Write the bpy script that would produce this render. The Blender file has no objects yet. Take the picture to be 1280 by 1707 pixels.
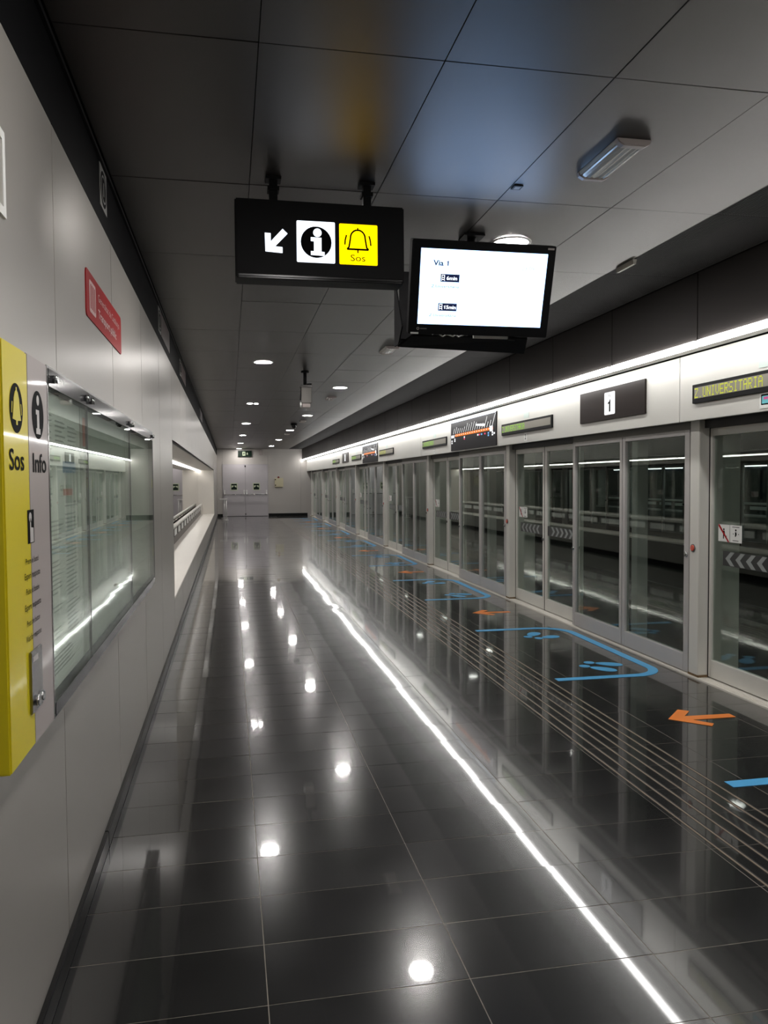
import bpy, bmesh, math, random
from mathutils import Vector, Matrix
random.seed(7)
scn = bpy.context.scene
COL = scn.collection

# ---------------------------------------------------------------- camera
F, YAW, PITCH, ROLL, HCAM = 1314.07, .1929, -.0400, -.0063, 1.4949
fw = Vector((math.sin(YAW)*math.cos(PITCH), math.cos(YAW)*math.cos(PITCH), math.sin(PITCH)))
rt = Vector((math.cos(YAW), -math.sin(YAW), 0)); up = rt.cross(fw)
r2 = rt*math.cos(ROLL) + up*math.sin(ROLL); u2 = -rt*math.sin(ROLL) + up*math.cos(ROLL)
cd = bpy.data.cameras.new('camera'); cam = bpy.data.objects.new('camera', cd); COL.objects.link(cam)
m = Matrix.Identity(4)
for i, v in enumerate((r2, u2, -fw)):
    for j in range(3): m[j][i] = v[j]
m.translation = Vector((0, 0, HCAM)); cam.matrix_world = m
cd.sensor_fit = 'VERTICAL'; cd.sensor_height = 24.0; cd.lens = F/1707*24.0; cd.clip_start = .05; cd.clip_end = 200
scn.camera = cam
# ---------------------------------------------------------------- world, exposure
w = bpy.data.worlds.new('world'); scn.world = w; w.use_nodes = True
w.node_tree.nodes['Background'].inputs[0].default_value = (.5, .5, .55, 1)
w.node_tree.nodes['Background'].inputs[1].default_value = .02
scn.view_settings.view_transform = 'Standard'; scn.view_settings.look = 'None'
scn.view_settings.gamma = 1; scn.view_settings.use_curve_mapping = False
scn.view_settings.exposure = 0.0
E_STRIP, E_DOWN, E_NICHE, E_OPP = 23.0, 165.0, 11.0, 10.0
YEND, YNEAR = 34.2, -4.0
ZC = 2.87

# ---------------------------------------------------------------- materials
def mat(name, col, rough=.5, metal=0., coat=0., coat_r=.03, emit=None, es=0., spec=.5, bump=None, vary=None, ior=1.5):
    M = bpy.data.materials.new(name); M.use_nodes = True
    nt = M.node_tree; p = nt.nodes['Principled BSDF']
    p.inputs['Base Color'].default_value = (*col, 1); p.inputs['Roughness'].default_value = rough
    p.inputs['Metallic'].default_value = metal; p.inputs['Coat Weight'].default_value = coat
    p.inputs['Coat Roughness'].default_value = coat_r; p.inputs['Specular IOR Level'].default_value = spec
    p.inputs['IOR'].default_value = ior
    if emit:
        p.inputs['Emission Color'].default_value = (*emit, 1); p.inputs['Emission Strength'].default_value = es
    tc = None
    if vary or bump:
        tc = nt.nodes.new('ShaderNodeTexCoord')
    if vary:   # (scale, amount): soft colour mottling that belongs to the surface
        n = nt.nodes.new('ShaderNodeTexNoise'); n.inputs['Scale'].default_value = vary[0]; n.inputs['Detail'].default_value = 5
        nt.links.new(tc.outputs['Object'], n.inputs['Vector'])
        r = nt.nodes.new('ShaderNodeMapRange'); r.inputs[3].default_value = 1-vary[1]; r.inputs[4].default_value = 1+vary[1]
        nt.links.new(n.outputs['Fac'], r.inputs[0])
        x = nt.nodes.new('ShaderNodeVectorMath'); x.operation = 'SCALE'; x.inputs[0].default_value = col
        nt.links.new(r.outputs[0], x.inputs['Scale']); nt.links.new(x.outputs[0], p.inputs['Base Color'])
    if bump:   # (scale, strength)
        n = nt.nodes.new('ShaderNodeTexNoise'); n.inputs['Scale'].default_value = bump[0]; n.inputs['Detail'].default_value = 3
        nt.links.new(tc.outputs['Object'], n.inputs['Vector'])
        b = nt.nodes.new('ShaderNodeBump'); b.inputs['Strength'].default_value = bump[1]; b.inputs['Distance'].default_value = .002
        nt.links.new(n.outputs['Fac'], b.inputs['Height']); nt.links.new(b.outputs[0], p.inputs['Normal'])
    return M
def glow(name, col, s):
    M = bpy.data.materials.new(name); M.use_nodes = True; nt = M.node_tree; nt.nodes.clear()
    e = nt.nodes.new('ShaderNodeEmission'); e.inputs[0].default_value = (*col, 1); e.inputs[1].default_value = s
    o = nt.nodes.new('ShaderNodeOutputMaterial'); nt.links.new(e.outputs[0], o.inputs[0]); return M
def glassm(name, tint, ior=1.5, rough=.0, base=.0):
    M = bpy.data.materials.new(name); M.use_nodes = True; nt = M.node_tree; nt.nodes.clear()
    t = nt.nodes.new('ShaderNodeBsdfTransparent'); t.inputs[0].default_value = (*tint, 1)
    g = nt.nodes.new('ShaderNodeBsdfGlossy'); g.inputs['Roughness'].default_value = rough; g.inputs[0].default_value = (.95, 1, .97, 1)
    f = nt.nodes.new('ShaderNodeFresnel'); ge_ = nt.nodes.new('ShaderNodeNewGeometry')
    mi_ = nt.nodes.new('ShaderNodeMapRange'); mi_.inputs[3].default_value = ior; mi_.inputs[4].default_value = 1/ior
    nt.links.new(ge_.outputs['Backfacing'], mi_.inputs[0]); nt.links.new(mi_.outputs[0], f.inputs[0])
    x = nt.nodes.new('ShaderNodeMixShader'); o = nt.nodes.new('ShaderNodeOutputMaterial')
    a = nt.nodes.new('ShaderNodeMath'); a.operation = 'ADD'; a.use_clamp = True; a.inputs[1].default_value = base
    nt.links.new(f.outputs[0], a.inputs[0]); nt.links.new(a.outputs[0], x.inputs[0])
    nt.links.new(t.outputs[0], x.inputs[1]); nt.links.new(g.outputs[0], x.inputs[2]); nt.links.new(x.outputs[0], o.inputs[0])
    return M

def tile_material(name, coat, r0, r1, spec):
    M = bpy.data.materials.new(name); M.use_nodes = True; nt = M.node_tree
    p = nt.nodes['Principled BSDF']
    tc = nt.nodes.new('ShaderNodeTexCoord'); oi = nt.nodes.new('ShaderNodeObjectInfo')
    n = nt.nodes.new('ShaderNodeTexNoise'); n.inputs['Scale'].default_value = 2.2; n.inputs['Detail'].default_value = 6
    nt.links.new(tc.outputs['Object'], n.inputs['Vector'])
    c = nt.nodes.new('ShaderNodeMapRange'); c.inputs[3].default_value = .006; c.inputs[4].default_value = .016
    nt.links.new(n.outputs['Fac'], c.inputs[0])
    ad = nt.nodes.new('ShaderNodeMath'); ad.operation = 'MULTIPLY_ADD'; ad.inputs[1].default_value = .006
    nt.links.new(oi.outputs['Random'], ad.inputs[0]); nt.links.new(c.outputs[0], ad.inputs[2])
    cc = nt.nodes.new('ShaderNodeCombineColor')
    for i in range(3): nt.links.new(ad.outputs[0], cc.inputs[i])
    nt.links.new(cc.outputs[0], p.inputs['Base Color'])
    rr = nt.nodes.new('ShaderNodeMapRange'); rr.inputs[3].default_value = r0; rr.inputs[4].default_value = r1
    nt.links.new(n.outputs['Fac'], rr.inputs[0]); nt.links.new(rr.outputs[0], p.inputs['Roughness'])
    p.inputs['Specular IOR Level'].default_value = spec
    p.inputs['Coat Weight'].default_value = coat; p.inputs['Coat Roughness'].default_value = .04; p.inputs['Coat IOR'].default_value = 1.5
    return M

M_TILE = tile_material('semi_polished_black_porcelain', .72, .15, .24, .42)
M_TILEP = tile_material('polished_black_porcelain', 1., .2, .3, .3)
M_GROUT = mat('grout', (.24, .215, .18), .8, vary=(9, .5))
M_CEIL = mat('dark_grey_metal_ceiling', (.084, .077, .072), .34, .8, bump=(900, .25), vary=(3, .08))
M_CEILBACK = mat('ceiling_void', (.01, .01, .01), .8)
M_GRILLE = mat('dark_ribbed_metal', (.016, .0145, .014), .65, spec=.12)
M_BULK = mat('brown_grey_bulkhead_metal', (.034, .029, .027), .5, .2, vary=(2, .08))
M_WALL = mat('satin_grey_wall_panel', (.41, .388, .352), .33, .4, vary=(1.2, .04), bump=(60, .03))
M_WALLBACK = mat('wall_joint_shadow', (.02, .018, .016), .8)
M_BLACK = mat('black_satin', (.005, .005, .0055), .6, spec=.03, vary=(3, .3))
M_BLACKM = mat('black_painted_metal', (.007, .007, .0075), .5, spec=.12)
M_SKIRT = mat('glossy_black_skirting', (.006, .006, .006), .3, spec=.2)
M_END = mat('pale_grey_end_wall', (.50, .47, .44), .4, .1, vary=(.8, .05))
M_DOOR = mat('lilac_grey_door', (.53, .50, .52), .45, .05, vary=(3, .04))
M_NICHE = mat('cream_niche_lining', (.80, .76, .70), .4, vary=(2, .03))
M_ALU = mat('satin_aluminium', (.70, .685, .635), .4, .1, vary=(4, .06))
M_ALUG = mat('grey_door_aluminium', (.50, .48, .465), .38, .2, vary=(4, .06))
M_FASCIA = mat('pale_fascia_panel', (.60, .59, .55), .42, .2, vary=(1.5, .04))
M_SILL = mat('brushed_sill', (.74, .71, .65), .42, .2, vary=(8, .1))
M_HEAD = mat('brown_grey_head_rail', (.16, .15, .13), .45, .2)
M_SOFFIT = mat('dark_soffit', (.03, .028, .026), .5)
M_CHROME = mat('polished_steel', (.62, .62, .62), .10, 1.)
M_STAND = mat('bright_steel_stand', (.75, .74, .72), .3, .5)
M_STRIPREFL = mat('steel_strip_dark_reflection', (.03, .03, .032), .14, spec=.35)  # steel strips; their reflection of the dark ceiling is put into the colour
M_STEEL = mat('brushed_dark_steel', (.30, .29, .285), .22, 1.)
M_YELLOW = mat('glossy_yellow_plastic', (.72, .60, .012), .35, coat=.28, coat_r=.05, spec=.2)
M_YELLOWS = mat('matt_yellow_side', (.50, .40, .010), .4)
M_GREYP = mat('glossy_warm_grey_plastic', (.42, .37, .35), .35, coat=.28, coat_r=.05, spec=.2)
M_INK = mat('black_print', (.006, .006, .006), .5, spec=.02)
M_INKG = mat('grey_print', (.13, .13, .125), .6)
M_FAINT = mat('faint_grey_print', (.34, .35, .33), .7)
M_PAPER = mat('printed_paper', (.74, .75, .70), .7, vary=(5, .05))
M_PAPER2 = mat('greenish_map_paper', (.42, .44, .39), .7, vary=(4, .35))
M_PAPERW = mat('white_sticker', (.75, .75, .72), .5)
M_RED = mat('red_plate', (.36, .014, .016), .4, spec=.06)
M_REDPINK = mat('pale_red_print', (.62, .42, .40), .4, spec=.2)
M_GREYW = mat('grey_white_print', (.55, .52, .50), .4)
M_BLUE = mat('blue_floor_vinyl', (.09, .40, .72), .35, spec=.3)
M_ORANGE = mat('orange_floor_vinyl', (.86, .25, .045), .35, spec=.3)
M_TAN = mat('tan_tactile_rib', (.30, .24, .18), .45, .3)
M_GROOVE = mat('black_groove', (.004, .004, .004), .6)
M_GLASS = glassm('clear_screen_glass', (.84, .89, .86), 1.56)
M_GLASSO = glassm('opposite_glass', (.80, .86, .86), 1.4)
M_GLASSC = glassm('display_case_glass', (.95, .98, .95), 1.42)
M_MIRROR = mat('niche_mirror_glass', (.62, .60, .57), .02, 1.)
M_FROST = mat('frosted_chevron_film', (.27, .29, .28), .5)
M_FROSTD = mat('dark_chevron_film', (.035, .037, .036), .4)
M_CREAM = mat('cream_metal_box', (.58, .53, .36), .5)
M_GREEN = mat('dark_green_sign', (.004, .014, .008), .5, spec=.2)
M_PHOTO = mat('pale_green_pictogram', (.58, .64, .45), .5)
M_BTN = mat('orange_red_button', (.62, .10, .06), .35)
M_RUST = mat('rust_stain', (.16, .10, .045), .8, vary=(40, .5))
M_TRACK = mat('dark_track_bed', (.007, .0065, .006), .95, spec=0., vary=(6, .4))
M_CONC = mat('dark_tunnel_concrete', (.014, .0135, .013), .9, spec=.05, vary=(1, .2))
M_OPPW = mat('opposite_platform_wall', (.16, .155, .14), .5)
M_RAILS = mat('dull_rail_steel', (.02, .018, .016), .9, spec=.05)
M_LED = glow('led_tube', (1, .985, .96), E_STRIP)
M_LEDN = glow('niche_led_tube', (1, .97, .93), E_NICHE)
M_LEDO = glow('opposite_led_tube', (1, 1, .98), E_OPP)
M_DOWN = glow('downlight_lens', (1, .96, .93), E_DOWN)
M_WLIT = glow('lit_white', (.80, .88, 1), 2.2)
M_WLITB = glow('lit_board_white', (1, 1, 1), 1.15)
M_YLIT = glow('lit_yellow', (1, .60, .0), 2.2)
M_SCREEN = glow('lcd_white', (.38, .60, 1), 4.4)
M_SCRG = glow('lcd_grey_print', (.60, .62, .66), .95)
M_SCRN = glow('lcd_navy', (.015, .02, .06), 1.)
M_LEDG = glow('led_green_dots', (.42, .95, .03), .95)
M_LEDY = glow('led_yellow_dots', (.80, .86, .06), .95)
M_MATRIX = mat('grey_led_matrix', (.22, .205, .17), .5, bump=(400, .5))
M_LENS = mat('clear_ribbed_diffuser', (.52, .50, .44), .16, .2, coat=.7)
M_LINEO = glow('lit_orange_line', (1, .27, .06), 1.1)
M_CYAN = mat('cyan_print', (.15, .55, .62), .5)
M_PINK = mat('magenta_print', (.65, .08, .30), .5)

# ---------------------------------------------------------------- geometry helpers (world coordinates)
class G:
    def __init__(s): s.v = []; s.f = []; s.mi = []; s.smooth = False
    def add(s, v, f, mi=0):
        o = len(s.v); s.v += [tuple(p) for p in v]; s.f += [tuple(o+i for i in q) for q in f]; s.mi += [mi]*len(f); return s
    def box(s, x0, x1, y0, y1, z0, z1, mi=0):
        v = [(x, y, z) for x in (x0, x1) for y in (y0, y1) for z in (z0, z1)]
        return s.add(v, [(0, 1, 3, 2), (4, 6, 7, 5), (0, 4, 5, 1), (2, 3, 7, 6), (0, 2, 6, 4), (1, 5, 7, 3)], mi)
    def tube(s, a, b, r, n=12, r1=None, mi=0, cap=True):
        a = Vector(a); b = Vector(b); d = (b-a).normalized(); t = Vector((0, 0, 1)) if abs(d.z) < .9 else Vector((1, 0, 0))
        e = d.cross(t).normalized(); g = d.cross(e); r1 = r if r1 is None else r1
        v = [a+(e*math.cos(2*math.pi*i/n)+g*math.sin(2*math.pi*i/n))*r for i in range(n)]
        v += [b+(e*math.cos(2*math.pi*i/n)+g*math.sin(2*math.pi*i/n))*r1 for i in range(n)]
        f = [(i, (i+1) % n, n+(i+1) % n, n+i) for i in range(n)]
        if cap: f += [tuple(range(n))[::-1], tuple(range(n, 2*n))]
        return s.add(v, f, mi)
    def poly(s, pts, o, u, v, n, th, mi=0):
        """flat outline pts in the (u,v) plane at o, thickness th along n"""
        o, u, v, n = map(Vector, (o, u, v, n)); k = len(pts)
        A = [o+u*p[0]+v*p[1] for p in pts]; Bv = [q+n*th for q in A]
        return s.add(A+Bv, [tuple(range(k))[::-1], tuple(range(k, 2*k))]+[(i, (i+1) % k, k+(i+1) % k, k+i) for i in range(k)], mi)
    def quad(s, p, mi=0): return s.add(p, [tuple(range(len(p)))], mi)

def mesh_of(name, g, mats, origin=(0, 0, 0), bevel=0):
    me = bpy.data.meshes.new(name); o = Vector(origin)
    me.from_pydata([tuple(Vector(p)-o) for p in g.v], [], g.f)
    for M in (mats if isinstance(mats, (list, tuple)) else [mats]): me.materials.append(M)
    me.polygons.foreach_set('material_index', g.mi)
    bm = bmesh.new(); bm.from_mesh(me); bmesh.ops.recalc_face_normals(bm, faces=bm.faces)
    if bevel:
        es = [e for e in bm.edges if len(e.link_faces) == 2 and e.calc_face_angle(0) > .7]
        bmesh.ops.bevel(bm, geom=es, offset=bevel, segments=2, affect='EDGES', clamp_overlap=True)
    bm.to_mesh(me); bm.free()
    return me
def tag(o, label=None, cat=None, group=None, kind=None):
    if label: o['label'] = label
    if cat: o['category'] = cat
    if group: o['group'] = group
    if kind: o['kind'] = kind
    return o
def root_of(p):
    t = Vector((0, 0, 0))
    while p is not None: t += p.location; p = p.parent
    return t
def part(name, g, mats, parent, bevel=0, label=None, smooth=False, kind=None):
    """a child mesh; geometry is given in world coordinates"""
    o = bpy.data.objects.new(name, mesh_of(name, g, mats, root_of(parent), bevel)); COL.objects.link(o); o.parent = parent
    if smooth:
        for p in o.data.polygons: p.use_smooth = len(p.vertices) == 4
    if name == 'print' and kind is None and len(g.f) > 40: kind = 'stuff'      # fine lettering, joined
    return tag(o, label, kind=kind)
def empty(name, loc, label=None, cat=None, group=None, kind=None):
    o = bpy.data.objects.new(name, None); COL.objects.link(o); o.location = loc; o.empty_display_size = .1
    return tag(o, label, cat, group, kind)
def solo(name, g, mats, label=None, cat=None, group=None, kind=None, bevel=0, smooth=False):
    xs = [p[0] for p in g.v]; ys = [p[1] for p in g.v]; zs = [p[2] for p in g.v]
    og = ((min(xs)+max(xs))/2, (min(ys)+max(ys))/2, min(zs))
    o = bpy.data.objects.new(name, mesh_of(name, g, mats, og, bevel)); COL.objects.link(o); o.location = og
    if smooth:
        for p in o.data.polygons: p.use_smooth = len(p.vertices) == 4
    return tag(o, label, cat, group, kind)
def copy_tree(o, loc=None, parent=None):
    c = o.copy(); COL.objects.link(c)
    if loc is not None: c.location = loc
    if parent is not None: c.parent = parent
    for ch in list(o.children): copy_tree(ch, None, c)
    return c
def share(name, me, loc, parent, rot=(0, 0, 0)):
    o = bpy.data.objects.new(name, me); COL.objects.link(o); o.parent = parent; o.location = loc; o.rotation_euler = rot; return o

_txt = {}
def text_geo(s, size, o, u, v, n, th=.0008, align='CENTER', bold=0., fit=None):
    """lettering as mesh in plane (u right, v up); size = cap height"""
    key = (s, align, bold)
    if key not in _txt:
        c = bpy.data.curves.new('t', 'FONT'); c.body = s; c.align_x = align; c.size = 1.0; c.offset = bold; c.resolution_u = 3
        ob = bpy.data.objects.new('t', c); COL.objects.link(ob)
        me = bpy.data.meshes.new_from_object(ob.evaluated_get(bpy.context.evaluated_depsgraph_get()))
        _txt[key] = ([p.co.copy() for p in me.vertices], [tuple(q.vertices) for q in me.polygons])
        bpy.data.objects.remove(ob); bpy.data.curves.remove(c); bpy.data.meshes.remove(me)
    vs, fs = _txt[key]; k = size/.69; o, u, v, n = map(Vector, (o, u, v, n)); kx = k
    if fit:
        wd = max(p.x for p in vs)-min(p.x for p in vs); kx = fit/wd
    g = G(); g.add([o+u*(p.x*kx)+v*(p.y*k)+n*th for p in vs], fs); return g
def letters(g, ax, m_, parent):
    """each letter of a large word as a part of its own"""
    par = list(range(len(g.v)))
    def fd(a):
        while par[a] != a: a = par[a]
        return a
    for f in g.f:
        for q in f[1:]: par[fd(q)] = fd(f[0])
    cl = {}
    for i in range(len(g.v)): cl.setdefault(fd(i), []).append(i)
    gr = []
    for c in sorted(cl.values(), key=lambda c: min(g.v[i][ax] for i in c)):
        lo, hi = min(g.v[i][ax] for i in c), max(g.v[i][ax] for i in c)
        if gr and lo < gr[-1][1]-1e-4: gr[-1][0] += c; gr[-1][1] = max(gr[-1][1], hi)
        else: gr.append([list(c), hi])
    for idx, _ in gr:
        mp_ = {i: k for k, i in enumerate(idx)}; h = G()
        h.add([g.v[i] for i in idx], [tuple(mp_[i] for i in f) for f in g.f if f[0] in mp_])
        part('letter', h, m_, parent)
def circle(cx, cy, r, n=28, ry=None):
    ry = ry or r; return [(cx+r*math.cos(2*math.pi*i/n), cy+ry*math.sin(2*math.pi*i/n)) for i in range(n)]
def rrect(x0, x1, y0, y1, r, n=4):
    p = []
    for cx, cy, a in ((x1-r, y1-r, 0), (x0+r, y1-r, 90), (x0+r, y0+r, 180), (x1-r, y0+r, 270)):
        for i in range(n+1):
            t = math.radians(a+90*i/n); p.append((cx+r*math.cos(t), cy+r*math.sin(t)))
    return p
def ribbon(g, pts, w, o, u, v, n, th, mi=0, closed=False):
    """constant width band along a polyline, as mitred quads"""
    P = [Vector((p[0], p[1])) for p in pts]; L = []; R = []
    k = len(P)
    for i in range(k):
        a = P[(i-1) % k] if (closed or i > 0) else P[i]; b = P[(i+1) % k] if (closed or i < k-1) else P[i]
        d1 = (P[i]-a); d2 = (b-P[i])
        if d1.length < 1e-9: d1 = d2
        if d2.length < 1e-9: d2 = d1
        d1.normalize(); d2.normalize(); t = (d1+d2)
        t = t.normalized() if t.length > 1e-6 else d1
        nn = Vector((-t.y, t.x)); c = max(.4, nn.dot(Vector((-d1.y, d1.x))))
        L.append(P[i]+nn*(w/2/c)); R.append(P[i]-nn*(w/2/c))
    out = L+R[::-1]
    if closed:
        for i in range(k):
            j = (i+1) % k; g.poly([tuple(L[i]), tuple(L[j]), tuple(R[j]), tuple(R[i])], o, u, v, n, th, mi)
    else: g.poly([tuple(q) for q in out], o, u, v, n, th, mi)
    return g
ONE = [(-.11, 0), (.11, 0), (.11, 1), (.0, 1), (-.06, .86), (-.28, .76), (-.28, .62), (-.11, .69)]
ORD = ['nearest', 'second', 'third', 'fourth', 'fifth', 'sixth', 'seventh', 'eighth', 'ninth', 'tenth']

# wall planes for flat print: left wall faces +X, text runs away from the camera (+Y to the right? seen from inside: right = +Y)
UL, VL, NL = (0, 1, 0), (0, 0, 1), (1, 0, 0)          # on the left wall, reader looks to -X: right hand is +Y
UR, VR, NR = (0, -1, 0), (0, 0, 1), (-1, 0, 0)        # on the right screens, reader looks to +X: right hand is -Y
UF, VF, NF = (1, 0, 0), (0, 0, 1), (0, -1, 0)         # facing the camera

# ================================================================ FLOOR
floor = empty('floor', (1.4, 15, 0), kind='structure')
part('slab', G().box(-.52, 3.40, YNEAR, YEND, -.12, -.0009), M_GROUT, floor)
JX = [-.52, .0877, .6877, 1.2877, 1.8877, 2.4780, 3.085, 3.385]
JY0 = 2.8166-.3*math.floor((2.8166-YNEAR)/.3)
gap = .0015
tile_me = {}
for i in range(7):
    hw = (JX[i+1]-JX[i])/2-gap
    tile_me[i] = mesh_of('floor_tile', G().box(-hw, hw, -.15+gap, .15-gap, -.012, 0), M_TILEP if i > 3 else M_TILE, bevel=.0004)
rest = G(); j = 0
n_t = 0
TA, TB = .0010, .0011
while True:
    y = JY0+.3*j
    if y > YEND-.02: break
    y1 = min(y+.3, YEND); near = 1.9 < y < 14.4
    for i in range(7):
        ax, ay = random.gauss(0, .0009), random.gauss(0, TA)
        if near:
            n_t += 1
            share('floor_tile', tile_me[i], (Vector(((JX[i]+JX[i+1])/2, y+.15, 0))-floor.location), floor, (ax, ay, 0))
        else:
            x0, x1 = JX[i]+gap, JX[i+1]-gap; cx, cy = (x0+x1)/2, (y+y1)/2
            f = lambda X, Y: (X, Y, math.tan(ax)*(Y-cy)-math.tan(ay)*(X-cx))
            b = lambda X, Y: (X, Y, -.012)
            q = [(x0, y+gap), (x1, y+gap), (x1, y1-gap), (x0, y1-gap)]
            rest.add([f(*p) for p in q]+[b(*p) for p in q], [(0, 1, 2, 3), (0, 4, 5, 1), (1, 5, 6, 2), (2, 6, 7, 3), (3, 7, 4, 0)], 1 if i > 3 else 0)
    j += 1
part('far_floor_tiles', rest, [M_TILE, M_TILEP], floor, kind='stuff')

# tactile guide band
tact = empty('tactile_strip_band', (2.11, 2.0, 0), 'band of seven thin tan ribs and dark grooves running along the black floor', 'tactile strip')
for k in range(7):
    x = 1.913+k*.0663
    part('rib', G().box(x-.0035, x+.0035, -3.5, 25.2, -.002, .0022), M_TAN, tact)
    part('groove', G().box(x+.0040, x+.0125, -3.5, 25.2, -.001, .0007), M_GROOVE, tact)

# blue brackets, footprints, orange arrows
def arc(cx, cy, r, a0, a1, n=9): return [(cx+r*math.cos(math.radians(a0+(a1-a0)*i/n)), cy+r*math.sin(math.radians(a0+(a1-a0)*i/n))) for i in range(n+1)]
FU, FV, FN = (1, 0, 0), (0, 1, 0), (0, 0, 1)
def bracket_geo(dy):
    pts = [(2.37, 7.43)]+arc(2.97, 7.14, .29, 90, 0)+arc(3.03, 5.69, .22, 0, -90)+[(2.37, 5.47)]
    g = G(); ribbon(g, [(x, y+dy) for x, y in pts], .075, (0, 0, .0016), FU, FV, FN, .0008); return g
def foot_geo(hx, hy, tx, ty, L=None):
    h = Vector((hx, hy)); t = Vector((tx, ty)); d = (t-h); ln = d.length; d.normalize(); s = Vector((-d.y, d.x))
    sole = []
    for i in range(22):
        a = 2*math.pi*i/22; px = .66*ln+.36*ln*math.cos(a); wd = .056*(1.05+.18*math.cos(a))
        q = h+d*px+s*wd*math.sin(a); sole.append(tuple(q))
    heel = []
    for i in range(16):
        a = 2*math.pi*i/16; q = h+d*(.145*ln+.145*ln*math.cos(a))+s*.043*math.sin(a); heel.append(tuple(q))
    g = G(); g.poly(sole, (0, 0, .0016), FU, FV, FN, .0008); g.poly(heel, (0, 0, .0016), FU, FV, FN, .0008); return g
feet = [(2.735, 7.01, 2.925, 7.225), (2.80, 6.95, 3.055, 7.01), (2.815, 5.955, 3.075, 5.80), (2.735, 5.86, 2.935, 5.63)]
fname = ['turned footprint nearest the far arm', 'footprint just in front of the turned one', 'footprint on the far side of the near pair', 'footprint on the near side of the near pair']
arrow = [(2.654, 4.417), (2.823, 4.589), (2.878, 4.543), (2.787, 4.451), (3.091, 4.438), (3.089, 4.368), (2.794, 4.372), (2.876, 4.277), (2.835, 4.233)]
for k in range(-1, 7):
    dy = 4.03*k
    nm = 'nearest whole' if k == 0 else ('foreground, cut by the right edge of the photo,' if k == -1 else ORD[k]+' whole')
    if k < 7 and 7.43+dy < YEND:
        solo('floor_bracket_marking', bracket_geo(dy), M_BLUE, ('blue bracket line on the floor, %s' % ('cut by the right edge of the photo' if k == -1 else ORD[k]+' of the whole ones from the camera')), 'floor marking', 'blue brackets before the doors')
        if k > -1:
            for q, fn in zip(feet, fname):
                gg = foot_geo(q[0], q[1]+dy, q[2], q[3]+dy)
                solo('footprint_marking', gg, M_BLUE, 'blue %s, inside the %s whole bracket' % (fn, ORD[k]), 'floor marking', 'blue footprints on the floor')
    if k > -1:
        g = G(); g.poly([(x, y+dy) for x, y in arrow], (0, 0, .0016), FU, FV, FN, .0008)
        solo('floor_arrow_marking', g, M_ORANGE, 'orange arrow on the black floor pointing away from the screens, %s from the camera' % ORD[k], 'floor marking', 'orange arrows between the brackets')

# ================================================================ CEILING
ceiling = empty('ceiling', (1.2, 15, ZC), kind='structure')
part('backing', G().box(-.6, 3.3, YNEAR, YEND, ZC+.02, ZC+.10), M_CEILBACK, ceiling)
CX = [-.505, .108, .713, 1.315, 1.920, 2.500]; CY0 = 2.556-1.205*5
cm = {}
for i in range(5):
    hw = (CX[i+1]-CX[i])/2-.0015; hh = .6025-.0015
    cm[i] = mesh_of('ceiling_panel', G().box(-hw, hw, -hh, hh, 0, .02), M_CEIL, bevel=.001)
nrow = 0
y = CY0
while y < YEND-.3:
    for i in range(5):
        share('ceiling_panel', cm[i], Vector(((CX[i]+CX[i+1])/2, y+.6025, ZC))-ceiling.location, ceiling, (random.gauss(0, .0009), random.gauss(0, .0012), 0))
    y += 1.205; nrow += 1
# ribbed strip between ceiling and bulkhead
g = G(); n = 38; x0, x1 = 2.503, 3.078; hh = .6025-.003
for k in range(n):
    a = x0+(x1-x0)*k/n; b = x0+(x1-x0)*(k+.55)/n; c = x0+(x1-x0)*(k+1)/n
    g.add([(a, -hh, 0), (b, -hh, 0), (b, -hh, .012), (c, -hh, .012), (a, hh, 0), (b, hh, 0), (b, hh, .012), (c, hh, .012)],
          [(0, 1, 5, 4), (1, 2, 6, 5), (2, 3, 7, 6)]+([(3, 0, 4, 7)] if 0 else []))
gr = mesh_of('ribbed_panel', g, M_GRILLE)
y = CY0
while y < YEND-.3:
    share('ribbed_panel', gr, Vector((0, y+.6025, ZC+.001))-ceiling.location, ceiling); y += 1.205

# ================================================================ BULKHEAD, LED LINE, FASCIA
wall_right = empty('wall_right', (3.1, 15, 2.4), kind='structure')
part('backing', G().box(3.10, 3.20, YNEAR, YEND, 2.42, 2.90), M_WALLBACK, wall_right)
y = 4.81-1.2*7
bp = mesh_of('bulkhead_panel', G().box(0, .018, -.597, .597, 0, .450), M_BULK, bevel=.002)
while y < YEND-.1:
    share('bulkhead_panel', bp, Vector((3.08, y+.6, 2.415))-wall_right.location, wall_right); y += 1.2
part('underside_plate', G().box(3.108, 3.250, YNEAR, YEND, 2.392, 2.402), M_ALUG, wall_right)

led = empty('led_light_line', (3.06, 15, 2.36), 'continuous bright white led line under the dark bulkhead above the screens', 'light')
y = -3.6; k = 0
while y < YEND-.1:
    y1 = min(y+1.2, YEND-.01)
    g = G().poly([(3.060, 2.4125), (3.058, 2.385), (3.072, 2.372), (3.090, 2.372), (3.104, 2.385), (3.104, 2.4125)], (0, y+.022, 0), (1, 0, 0), (0, 0, 1), (0, 1, 0), y1-y-.044)
    part('light_tube', g, M_LED, led); y += 1.2


fascia = empty('trim_1', (3.28, 15, 1.911), kind='structure')
fj = [YNEAR]+[5.34+4.03*k for k in range(-2, 8)]+[YEND]
for a, b in zip(fj, fj[1:]):
    if b > a: part('fascia_panel', G().box(3.28, 3.305, a+.003, min(b, YEND)-.003, 1.911, 2.388), M_FASCIA, fascia, bevel=.003)
part('soffit', G().box(3.31, 3.44, YNEAR, YEND, 1.925, 1.94), M_SOFFIT, fascia)
part('header_beam', G().box(3.44, 3.72, YNEAR, YEND, 1.865, 2.42), M_SOFFIT, fascia)
part('top_filler', G().box(3.32, 3.44, YNEAR, YEND, 2.36, 2.39), M_SOFFIT, fascia)

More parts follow.
